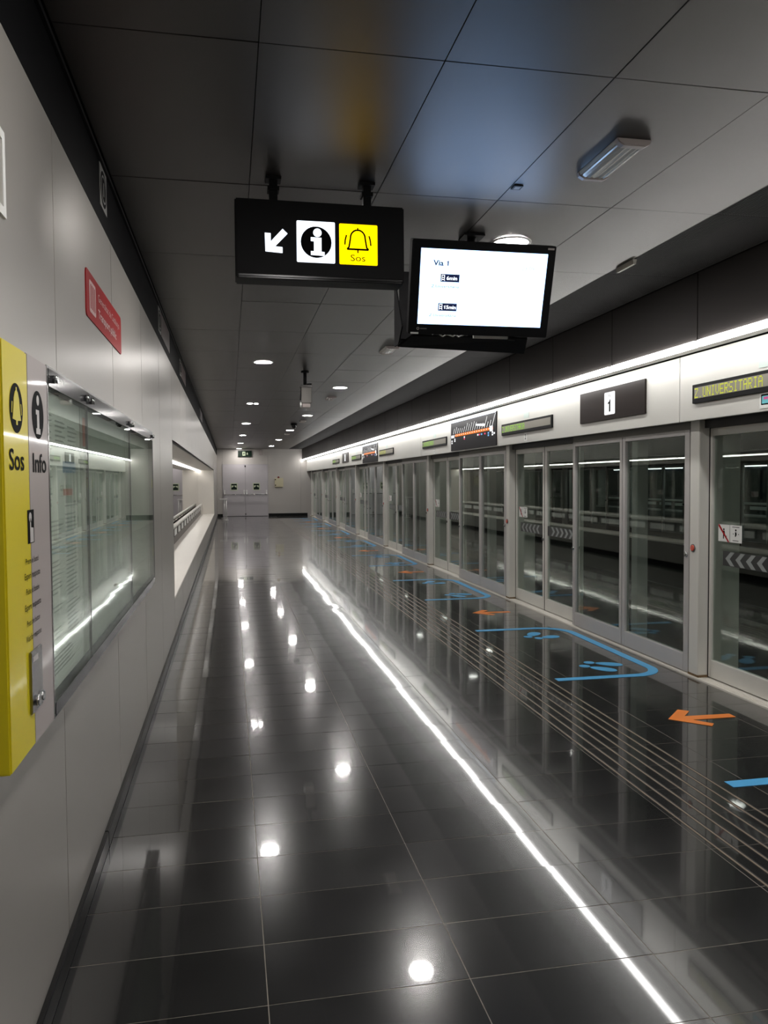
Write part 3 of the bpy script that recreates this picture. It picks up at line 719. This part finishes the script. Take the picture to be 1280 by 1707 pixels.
# red plate
r = empty('red_plate_sign', (-.52, 3.6, 2.12), 'red plate sign with pale lettering and emblem on the upper left wall', 'sign')
part('plate', G().poly(rrect(3.133, 4.10, 2.122, 2.302, .022), (XW, 0, 0), UL, VL, NL, .004), M_RED, r)
ge = G()
ge.poly(rrect(3.20, 3.345, 2.150, 2.272, .012), (XW+.0041, 0, 0), UL, VL, NL, .0008)
part('emblem', ge, M_REDPINK, r)
g = G()
for q in range(4): g.box(XW+.005, XW+.0056, 3.222+q*.030, 3.234+q*.030, 2.165, 2.258)
part('emblem_bars', g, M_RED, r)
part('print', text_geo('Generalitat de Catalunya', .030, (XW+.0045, 3.40, 2.232), UL, VL, NL, align='LEFT', fit=.62), M_REDPINK, r)
part('print', text_geo('Transport públic', .034, (XW+.0045, 3.40, 2.165), UL, VL, NL, align='LEFT', fit=.52, bold=.02), M_REDPINK, r)

# ---------------------------------------------------------------- SOS / info cabinet
XS = -.47
so = empty('emergency_call_point', (-.5, 2.0, .86), 'tall yellow and grey Sos and Info call point on the left wall', 'call point')
part('yellow_front', G().box(XW+.001, XS, 1.80, 2.016, .862, 1.804), [M_YELLOW], so, bevel=.004, label='glossy yellow half')
part('grey_front', G().box(XW+.001, XS, 2.0165, 2.222, .862, 1.804), M_GREYP, so, bevel=.002, label='warm grey half')
O = (XS+.0003, 0, 0)
def wallpoly(pts, th=.0006, off=.0003): return G().poly(pts, (XS+off, 0, 0), UL, VL, NL, th)
part('emblem', wallpoly(circle(1.909, 1.663, .056)), M_INK, so)
bell = [(-.036, -.026), (-.032, -.018), (-.026, .004), (-.022, .022), (-.012, .036), (-.004, .040), (-.004, .047), (.004, .047), (.004, .040), (.012, .036), (.022, .022), (.026, .004), (.032, -.018), (.036, -.026), (.006, -.028), (.006, -.038), (-.006, -.038), (-.006, -.028)]
part('bell', wallpoly([(1.909+x, 1.663+y) for x, y in bell], .0006, .0011), M_YELLOW, so)
for s in (-1, 1): part('ring_mark', wallpoly([(1.909+s*.034, 1.675), (1.909+s*.040, 1.675), (1.909+s*.044, 1.650), (1.909+s*.040, 1.650)][::s], .0006, .0011), M_YELLOW, so)
part('emblem', wallpoly(circle(2.113, 1.664, .060)), M_INK, so)
part('letter_i', G().poly(circle(2.111, 1.700, .013, 16), (XS+.0011, 0, 0), UL, VL, NL, .0006).poly([(2.089, 1.676), (2.122, 1.676), (2.122, 1.630), (2.132, 1.630), (2.132, 1.616), (2.090, 1.616), (2.090, 1.630), (2.100, 1.630), (2.100, 1.664), (2.089, 1.664)], (XS+.0011, 0, 0), UL, VL, NL, .0006), M_GREYW, so)
letters(text_geo('Sos', .046, (XS+.0004, 1.903, 1.524), UL, VL, NL, bold=.012, fit=.125), 1, M_INK, so)
letters(text_geo('Info', .046, (XS+.0004, 2.118, 1.521), UL, VL, NL, bold=.012, fit=.140), 1, M_INK, so)
part('pictogram', wallpoly(rrect(1.985, 2.046, 1.350, 1.430, .001)), M_INK, so)
part('hand', G().poly(circle(2.009, 1.412, .012, 14), (XS+.0011, 0, 0), UL, VL, NL, .0006).poly([(2.005, 1.41), (2.014, 1.41), (2.014, 1.388), (2.036, 1.386), (2.036, 1.352), (2.005, 1.352)], (XS+.0011, 0, 0), UL, VL, NL, .0006), M_GREYW, so)
for t, z, fs, wd in (('Prem el botó', 1.303, .014, .125), ('Esperi resposta', 1.268, .015, .150), ('Pulse el botón', 1.232, .014, .125), ('Espere respuesta', 1.195, .015, .155), ('Press the button', 1.157, .014, .125), ('Wait for response', 1.121, .015, .150)):
    part('print', text_geo(t, fs, (XS+.0004, 2.020, z), UL, VL, NL, bold=.004, fit=wd), M_INK, so)
ip = part('intercom_plate', G().box(XS, XS+.006, 1.968, 2.076, .945, 1.095), M_STEEL, so, bevel=.002, label='dark steel intercom plate')
for y_ in (2.005, 2.048): part('push_button', G().tube((XS+.006, y_, .972), (XS+.015, y_, .972), .013, 16), M_CHROME, ip, smooth=True)
part('speaker_slot', G().box(XS+.006, XS+.0068, 1.985, 2.03, 1.068, 1.080), M_GREYW, ip)

# ---------------------------------------------------------------- display case
ca = empty('information_display_case', (-.5, 3.7, .86), 'long steel and glass notice case of three panes beside the call point', 'display case')
CYs = [2.240, 2.832, 3.995, 5.125]
part('body', G().box(XW+.001, XS-.034, 2.236, 5.13, .862, 1.806), M_STEEL, ca)
part('frame', G().box(XW+.001, XS, 2.226, 2.238, .860, 1.806), M_STEEL, ca)
part('frame', G().box(XW+.001, XS, 5.127, 5.137, .860, 1.806), M_STEEL, ca)
part('frame', G().box(XS-.034, XS, 2.238, 5.127, 1.798, 1.806).box(XS-.034, XS, 2.238, 5.127, .860, .866), M_STEEL, ca)
prints = [M_PAPER, M_PAPER2, M_PAPER2]
for i in range(3):
    a, b = CYs[i], CYs[i+1]
    pn = part('sliding_pane', G().box(XS-.008, XS-.002, a+.002, b-.002, .868, 1.797), M_GLASSC, ca)
    part('upper_strip', G().box(XS-.0015, XS+.0015, a+.001, b-.001, 1.752, 1.799), M_STRIPREFL, ca)
    part('lower_strip', G().box(XS-.0015, XS+.0015, a+.001, b-.001, .864, .900), M_STRIPREFL, ca)
    part('pane_joint', G().box(XS-.009, XS-.001, b-.0025, b+.0025, .868, 1.797), M_INKG, ca)
    for y_ in (a+.05, b-.05):
        part('glass_clip', G().tube((XS+.0015, y_, 1.775), (XS+.016, y_, 1.775), .011, 12), M_CHROME, ca, smooth=True)
    po_ = part('poster', G().box(XS-.030, XS-.027, a+.006, b-.006, .903, 1.750), prints[i], ca, label=['pale notice sheet with columns of small grey print', 'greenish map sheet with grey print', 'plain greenish map sheet'][i])
    gg = G(); rr = random.Random(40+i)
    X = XS-.0266
    if i == 0:
        for c0_, c1_, zt, zb, dz in ((a+.05, a+.17, 1.70, 1.42, .016), (a+.20, a+.36, 1.70, 1.60, .014), (a+.38, a+.54, 1.68, 1.60, .014), (a+.05, a+.30, 1.38, 1.02, .013), (a+.32, a+.54, 1.42, 1.02, .013), (a+.05, a+.50, .99, .93, .012)):
            z = zt
            while z > zb:
                if rr.random() < .85: gg.quad([(X, c0_, z), (X, c0_+(c1_-c0_)*rr.uniform(.55, 1), z), (X, c0_+(c1_-c0_)*rr.uniform(.55, 1), z+.005), (X, c0_, z+.005)])
                z -= dz
        part('picture', G().box(X-.0003, X, a+.33, a+.54, 1.43, 1.58), M_PAPER2, po_)
        part('picture', G().box(X-.0003, X+.0003, a+.30, a+.50, 1.525, 1.560), mat('dull_blue', (.12, .22, .33), .6), po_)
        part('picture', G().box(X-.0003, X+.0003, a+.30, a+.44, 1.455, 1.475), mat('dull_red', (.42, .12, .08), .6), po_)
    else:
        for q in range(60 if i == 1 else 30):
            y0_ = rr.uniform(a+.05, b-.25); z = rr.uniform(.95, 1.70)
            gg.quad([(X, y0_, z), (X, y0_+rr.uniform(.05, .18), z), (X, y0_+.05, z+.004), (X, y0_, z+.004)])
        if i == 1: part('picture', G().box(X-.0003, X+.0003, a+.05, a+.14, 1.62, 1.72), bpy.data.materials['dull_red'], po_)
    part('print', gg, M_FAINT, po_, kind='stuff')

# ================================================================ CEILING FITTINGS
def downlight(x, y, lab, ang=0):
    r = empty('downlight', (x, y, ZC), lab, 'ceiling light', 'round ceiling downlights')
    return r
dl0 = empty('downlight', (.40, 9.27, ZC), '', 'ceiling light', 'round ceiling downlights')
g = G(); n = 28
v = []
for rr_, zz in ((.118, ZC-.001), (.116, ZC-.007), (.100, ZC-.006), (.098, ZC-.002)):
    v += [(.40+rr_*math.cos(2*math.pi*i/n), 9.27+rr_*math.sin(2*math.pi*i/n), zz) for i in range(n)]
g.add(v, [(k*n+i, k*n+(i+1) % n, (k+1)*n+(i+1) % n, (k+1)*n+i) for k in range(3) for i in range(n)])
part('trim_ring', g, M_ALUG, dl0, smooth=True)
g = G(); v = []; f = []
for k, (rr_, zz) in enumerate(((.098, ZC-.004), (.075, ZC-.007), (.040, ZC-.008))):
    v += [(.40+rr_*math.cos(2*math.pi*i/n), 9.27+rr_*math.sin(2*math.pi*i/n), zz) for i in range(n)]
f = [(k*n+i, k*n+(i+1) % n, (k+1)*n+(i+1) % n, (k+1)*n+i) for k in range(2) for i in range(n)]+[tuple(range(2*n, 3*n))]
g.add(v, f); part('lens', g, M_DOWN, dl0, smooth=True)
lights = [(.40, 4.37, 'hidden behind the black hanging sign'), (.40, 9.27, 'nearest lit in the left row'), (.37, 14.19, 'left of the close pair in the left row'), (.58-.10, 14.19, None), (.40, 19.07, 'third in the left row'), (.40, 23.96, 'fourth in the left row'), (.40, 28.87, 'fifth in the left row'), (.40, 33.66, 'last in the left row, at the exit sign'),
          (1.62, 4.40, 'just above the top edge of the hanging screen'), (1.62, 6.70, 'hidden behind the hanging screen in the right row'), (1.62, 11.62, 'nearest seen below the hanging screen in the right row'), (1.62, 16.62, 'next one beyond the hanging loudspeaker in the right row'), (1.62, 21.50, 'third seen in the right row, by the dome'), (1.62, 26.5, 'fourth seen in the right row'), (1.62, 31.2, 'last in the right row, by the end wall'),
          (.40, -.55, None), (.36, 1.85, None), (1.62, 1.55, None)]
first = True
for x, y, lab in lights:
    if (x, y) == (.48, 14.19) or (lab is None and abs(y-14.19) < .01):
        lab = 'right and smaller of the close pair in the left row'
    o = dl0 if (x, y) == (.40, 9.27) else copy_tree(dl0, (x, y, ZC))
    if lab is None: lab = 'behind the camera' if y < 0 else ('just above the top edge of the photo, left row' if x < 1 else 'beyond the upper right corner of the photo')
    o['label'] = 'round lit ceiling downlight, '+lab
    if lab.startswith('right and'): o.scale = (.36, .5, 1)
    if lab.startswith('left of the'): o.scale = (.48, .7, 1)

# emergency luminaires
em0 = empty('emergency_luminaire', (1.625, 3.18, ZC), '', 'ceiling light', 'unlit emergency luminaires on the ceiling')
y0, y1 = 2.985, 3.375
sec = [(1.548, ZC-.001), (1.556, ZC-.018), (1.578, ZC-.030), (1.672, ZC-.030), (1.694, ZC-.018), (1.702, ZC-.001)]
part('end_cap', G().poly(sec, (0, y0, 0), (1, 0, 0), (0, 0, 1), (0, 1, 0), .035), M_GREYP, em0, bevel=.004)
part('end_cap', G().poly(sec, (0, y1-.030, 0), (1, 0, 0), (0, 0, 1), (0, 1, 0), .030), M_GREYP, em0, bevel=.004)
pr = [(1.552, ZC-.001), (1.560, ZC-.016), (1.566, ZC-.016), (1.570, ZC-.021), (1.582, ZC-.026), (1.588, ZC-.023), (1.600, ZC-.027), (1.612, ZC-.023), (1.625, ZC-.027), (1.638, ZC-.023), (1.650, ZC-.027), (1.662, ZC-.023), (1.668, ZC-.026), (1.680, ZC-.021), (1.684, ZC-.016), (1.690, ZC-.016), (1.698, ZC-.001)]
part('ribbed_cover', G().poly(pr, (0, y0+.035, 0), (1, 0, 0), (0, 0, 1), (0, 1, 0), y1-y0-.065), M_LENS, em0, label='clear ribbed plastic cover')
for i, (y, lab) in enumerate(((3.18, 'nearest, long ribbed one high on the right'), (8.15, 'left of the tray under the hanging screen'), (13.05, 'beyond the hanging loudspeaker'), (18.1, 'fourth from the camera'), (23.1, 'fifth from the camera'))):
    o = em0 if i == 0 else copy_tree(em0, (1.625 if i == 0 else 1.66, y, ZC)); o['label'] = 'unlit emergency luminaire on the grey ceiling, '+lab
# small fittings
r = empty('ceiling_sensor', (1.344, 3.57, ZC), 'small square sensor plate on a ceiling joint', 'sensor')
part('plate', G().box(1.322, 1.366, 3.545, 3.595, ZC-.006, ZC-.0005), M_BLACKM, r); part('window', G().box(1.330, 1.358, 3.553, 3.587, ZC-.007, ZC-.006), M_CEIL, r)
r = empty('dome_camera', (1.53, 19.0, ZC), 'small dark dome camera beside a downlight in the right row', 'camera')
g = G(); g.tube((1.53, 19, ZC-.05), (1.53, 19, ZC-.001), .075, 18); part('base', g, M_BLACKM, r, smooth=True)
g = G(); v = []; n = 16
for k in range(4):
    a = math.radians(22*k); v += [(1.53+.065*math.cos(a)*math.cos(2*math.pi*i/n), 19+.065*math.cos(a)*math.sin(2*math.pi*i/n), ZC-.05-.075*math.sin(a)) for i in range(n)]
g.add(v, [(k*n+i, k*n+(i+1) % n, (k+1)*n+(i+1) % n, (k+1)*n+i) for k in range(3) for i in range(n)]+[tuple(range(3*n, 4*n))])
part('dome', g, mat('dark_dome', (.02, .02, .02), .08), r, smooth=True)
solo('ceiling_edge_light', G().poly([(0, 0), (.028, 0), (.022, -.03), (.006, -.03)], (2.495, 4.60, ZC), (1, 0, 0), (0, 0, 1), (0, 1, 0), .22), M_LENS, 'small clear fitting at the edge of the ribbed ceiling strip', 'ceiling light')
# hanging speaker
r = empty('hanging_loudspeaker', (.95, 9.9, 2.42), 'grey box loudspeaker hanging on a short pole from the ceiling', 'loudspeaker')
part('pole', G().tube((.945, 9.95, 2.69), (.945, 9.95, ZC-.002), .022, 12), M_BLACKM, r, smooth=True)
part('flange', G().tube((.945, 9.95, ZC-.02), (.945, 9.95, ZC-.001), .05, 16), M_BLACKM, r, smooth=True)
part('box', G().box(.895, 1.020, 9.88, 10.05, 2.465, 2.665), mat('dull_grey_speaker', (.20, .19, .175), .5), r, bevel=.006)
part('top_clamp', G().box(.888, 1.026, 9.87, 10.06, 2.665, 2.690), M_STEEL, r)
part('rear_box', G().box(.965, 1.022, 9.90, 10.03, 2.690, 2.712), M_BLACKM, r)
part('side_arm', G().add([(.875, 9.9, 2.50), (.888, 9.9, 2.50), (.897, 9.9, 2.685), (.890, 9.9, 2.685), (.875, 9.93, 2.50), (.888, 9.93, 2.50), (.897, 9.93, 2.685), (.890, 9.93, 2.685)], [(0, 1, 2, 3), (4, 7, 6, 5), (0, 4, 5, 1), (1, 5, 6, 2), (2, 6, 7, 3), (3, 7, 4, 0)]), M_BLACKM, r)
part('side_cap', G().tube((.876, 9.9, 2.445), (.892, 9.9, 2.445), .030, 12), M_PAPERW, r)
part('lower_box', G().box(.892, 1.005, 9.89, 10.04, 2.415, 2.463), M_GREYP, r, bevel=.004)

# ---------------------------------------------------------------- hanging sign
YS = 3.6
r = empty('hanging_sign', (.42, YS, 2.40), 'black hanging light box with white arrow, info symbol and yellow Sos bell', 'sign')
part('case', G().box(.038, .806, YS, YS+.13, 2.402, 2.752), M_BLACKM, r, bevel=.006)
part('lower_lip', G().box(.046, .80, YS-.006, YS+.01, 2.404, 2.424), mat('dark_satin_lip', (.03, .03, .03), .25, .6), r, bevel=.006)
for x in (.212, .642):
    p = part('hanger', G().box(x-.018, x+.018, YS+.045, YS+.085, 2.752, ZC-.012), M_BLACKM, r)
    part('ceiling_plate', G().box(x-.035, x+.035, YS+.03, YS+.10, ZC-.014, ZC-.001), M_BLACKM, p)
    part('clamp', G().box(x-.026, x+.026, YS+.035, YS+.095, ZC-.062, ZC-.045), M_BLACKM, p)
YL = YS-.0005
def sp(pts, m_, nm, off=0, th=.0015, lab=None): return part(nm, G().poly(pts, (0, YL-off, 0), UF, VF, NF, th), m_, r, label=lab)
# arrow down-left
sp([(.169, 2.603), (.195, 2.602), (.195, 2.566), (.248, 2.624), (.270, 2.604), (.214, 2.545), (.247, 2.543), (.247, 2.517), (.171, 2.521)], M_WLIT, 'arrow')
sp(rrect(.311, .484, 2.481, 2.665, .005), M_WLIT, 'white_square')
sp(circle(.3985, 2.572, .070, 36), M_INK, 'disc', .0018)
sp(circle(.404, 2.614, .019, 20), M_WLIT, 'letter_i_dot', .0036)
sp([(.374, 2.593), (.422, 2.592), (.422, 2.530), (.436, 2.529), (.436, 2.512), (.374, 2.514), (.374, 2.531), (.388, 2.531), (.388, 2.575), (.374, 2.576)], M_WLIT, 'letter_i', .0036)
sp(rrect(.504, .680, 2.480, 2.662, .005), M_YLIT, 'yellow_square')
g = G(); L = [(-.050, -.045), (-.041, -.036), (-.037, -.014), (-.034, .004)]+[(.034*math.cos(math.radians(a)), .006+.036*math.sin(math.radians(a))) for a in range(165, 10, -15)]+[(.034, .004), (.037, -.014), (.041, -.036), (.050, -.045)]
L = [(.589+x, 2.594+y) for x, y in L]
ribbon(g, L, .0072, (0, YL-.0018, 0), UF, VF, NF, .001); ribbon(g, [L[0], L[-1]], .0085, (0, YL-.0018, 0), UF, VF, NF, .001)
g.poly([(.586, 2.632), (.592, 2.632), (.592, 2.646), (.586, 2.646)], (0, YL-.0018, 0), UF, VF, NF, .001)
g.poly([(.586, 2.533), (.592, 2.533), (.592, 2.548), (.586, 2.548)], (0, YL-.0018, 0), UF, VF, NF, .001)
for s in (-1, 1): ribbon(g, [(.589+s*.052, 2.612), (.589+s*.058, 2.590), (.589+s*.060, 2.568)], .0065, (0, YL-.0018, 0), UF, VF, NF, .001)
part('bell', g, M_INK, r)
letters(text_geo('Sos', .029, (.589, YL-.0016, 2.496), UF, VF, NF, fit=.068), 0, M_INK, r)

# ---------------------------------------------------------------- monitors
mo = empty('hanging_monitor', (1.335, 4.15, 2.28), 'black framed white passenger information screen tilted down below the ceiling', 'monitor')
Tl = Vector((.941, 4.0, 2.736)); Bl = Vector((.953, 4.17, 2.283)); Tr = Vector((1.733, 4.0, 2.742)); Br = Vector((1.742, 4.17, 2.283))
mu = (Br-Bl).normalized(); mv = (Tl-Bl).normalized(); mn = mu.cross(mv).normalized()   # faces the camera side
if mn.y > 0: mn = -mn
Wm, Hm = (Br-Bl).length, (Tl-Bl).length
def mp(pts, m_, nm, off, th, parent=mo, bevel=0, o=Bl, label=None): return part(nm, G().poly(pts, o+mn*off, mu, mv, mn, th), m_, parent, bevel=bevel, label=label)
mp([(0, 0), (Wm, 0), (Wm, Hm), (0, Hm)], M_BLACKM, 'casing', -.055, .055, bevel=.004)
mp([(.048, .055), (Wm-.045, .055), (Wm-.045, Hm-.042), (.048, Hm-.042)], M_SCREEN, 'screen', .0003, .0012)
def mt(s, size, x, y, m_, al='LEFT', b=.0, fit=None, off=.0018): return part('print', text_geo(s, size, Bl+mn*off+mu*x+mv*y, mu, mv, mn, .0002, al, b, fit), m_, mo)
mt('Via', .026, .118, Hm-.125, M_SCRN, b=.03, fit=.056)
mp([(.196+x*.030, Hm-.125+y*.026) for x, y in ONE], M_SCRN, 'number_one', .0018, .0002)
mt('23:09', .020, Wm-.185, Hm-.130, M_SCRG, fit=.07)
for i, (t, yy) in enumerate((('6min', Hm-.205), ('15min', Hm-.355))):
    x = .160-.004*i
    mp([(x, yy-.002), (x+.103, yy-.002), (x+.103, yy+.038), (x, yy+.038)], M_SCRN, 'time_box', .0016, .0004)
    mt(t.replace('1', ''), .018, x+(.032 if i == 0 else .044), yy+.009, M_WLIT, b=.02, fit=.058 if i == 0 else .053, off=.0022)
    if i: mp([(x+.037+a*.02, yy+.009+b*.018) for a, b in ONE], M_WLIT, 'number_one', .0022, .0002)
    g = G(); ribbon(g, [(x+.007, yy+.010), (x+.007, yy+.032), (x+.021, yy+.032), (x+.021, yy+.010)], .003, Bl+mn*.0022, mu, mv, mn, .0003, closed=True)
    ribbon(g, [(x+.008, yy+.02), (x+.020, yy+.02)], .003, Bl+mn*.0022, mu, mv, mn, .0003); ribbon(g, [(x+.009, yy+.010), (x+.005, yy+.004)], .003, Bl+mn*.0022, mu, mv, mn, .0003); ribbon(g, [(x+.019, yy+.010), (x+.023, yy+.004)], .003, Bl+mn*.0022, mu, mv, mn, .0003)
    part('train_icon', g, M_WLIT, mo)
    mt('Z.Universitària', .014, x-.048, yy-.032, glow('lcd_mid_grey', (.03, .04, .07), .9) if i == 0 else bpy.data.materials['lcd_mid_grey'], fit=.150, b=.01)
mt('nd', .014, Wm-.150, .082, M_SCRG, fit=.028)
mp(rrect(Wm-.048, Wm-.012, Hm-.020, Hm-.010, .002), M_GREYP, 'sticker', .0004, .0006)
g = G(); ribbon(g, circle(.052, .030, .006, 14), .0025, Bl+mn*.0006, mu, mv, mn, .0003, closed=True)
part('maker_ring', g, M_GREYW, mo)
part('power_label', G().poly([(.064, .027), (.10, .027), (.10, .033), (.064, .033)], Bl+mn*.0006, mu, mv, mn, .0003), M_INKG, mo)
mp([(.012, .001), (.055, .001), (.055, .010), (.012, .010)], M_PAPERW, 'corner_clip', .0004, .004)
# rear monitor and tray
mr = empty('rear_monitor', (1.33, 4.6, 2.28), 'back of the second black monitor facing away behind the information screen', 'monitor')
T2, B2 = Vector((.985, 4.56, 2.70)), Vector((.965, 4.44, 2.30)); v2 = (T2-B2).normalized(); n2 = Vector((1, 0, 0)).cross(v2).normalized()
part('casing', G().poly([(0, 0), (.76, 0), (.76, .44), (0, .44)], B2, (1, 0, 0), v2, n2, -.05), M_BLACKM, mr, bevel=.004)
part('side_label', G().box(.955, .963, 4.44, 4.49, 2.52, 2.60), M_PAPERW, mr)
tr = empty('monitor_bracket', (1.33, 4.35, 2.26), 'black steel tray and ceiling pole carrying the two hanging monitors', 'bracket')
part('pole', G().tube((1.36, 4.33, 2.30), (1.36, 4.33, ZC-.001), .025, 14), M_BLACKM, tr, smooth=True)
part('ceiling_plate', G().box(1.30, 1.42, 4.27, 4.39, ZC-.012, ZC-.001), M_BLACKM, tr)
part('cross_bar', G().box(1.0, 1.68, 4.29, 4.37, 2.45, 2.49), M_BLACKM, tr)
part('tray', G().add([(.945, 4.40, 2.262), (1.70, 4.40, 2.240), (1.665, 4.26, 2.30), (1.0, 4.26, 2.30), (.945, 4.40, 2.250), (1.70, 4.40, 2.230), (1.665, 4.26, 2.288), (1.0, 4.26, 2.288)],
     [(0, 1, 2, 3), (4, 7, 6, 5), (0, 4, 5, 1), (1, 5, 6, 2), (2, 6, 7, 3), (3, 7, 4, 0)]), M_BLACKM, tr)
part('side_cheek', G().add([(.938, 4.26, 2.34), (.938, 4.46, 2.66), (.938, 4.46, 2.26), (.938, 4.36, 2.26), (.945, 4.26, 2.34), (.945, 4.46, 2.66), (.945, 4.46, 2.26), (.945, 4.36, 2.26)], [(0, 1, 2, 3), (4, 7, 6, 5), (0, 4, 5, 1), (1, 5, 6, 2), (2, 6, 7, 3), (3, 7, 4, 0)]), M_BLACKM, tr)
part('connector_strip', G().box(1.34, 1.58, 4.235, 4.25, 2.283, 2.312), M_ALU, tr, label='pale connector strip')
part('plug', G().box(1.54, 1.58, 4.22, 4.24, 2.275, 2.30), M_BLACKM, tr)
for i in range(3):
    g = G(); pts = [(1.10+i*.06+.03*t+.0*i, 4.225, 2.295+.012*math.sin(t*2.2+i)) for t in range(4)]
    for a, b in zip(pts, pts[1:]): g.tube(a, b, .004, 6)
    part('cable', g, M_PAPERW, tr)
print('tiles', n_t)
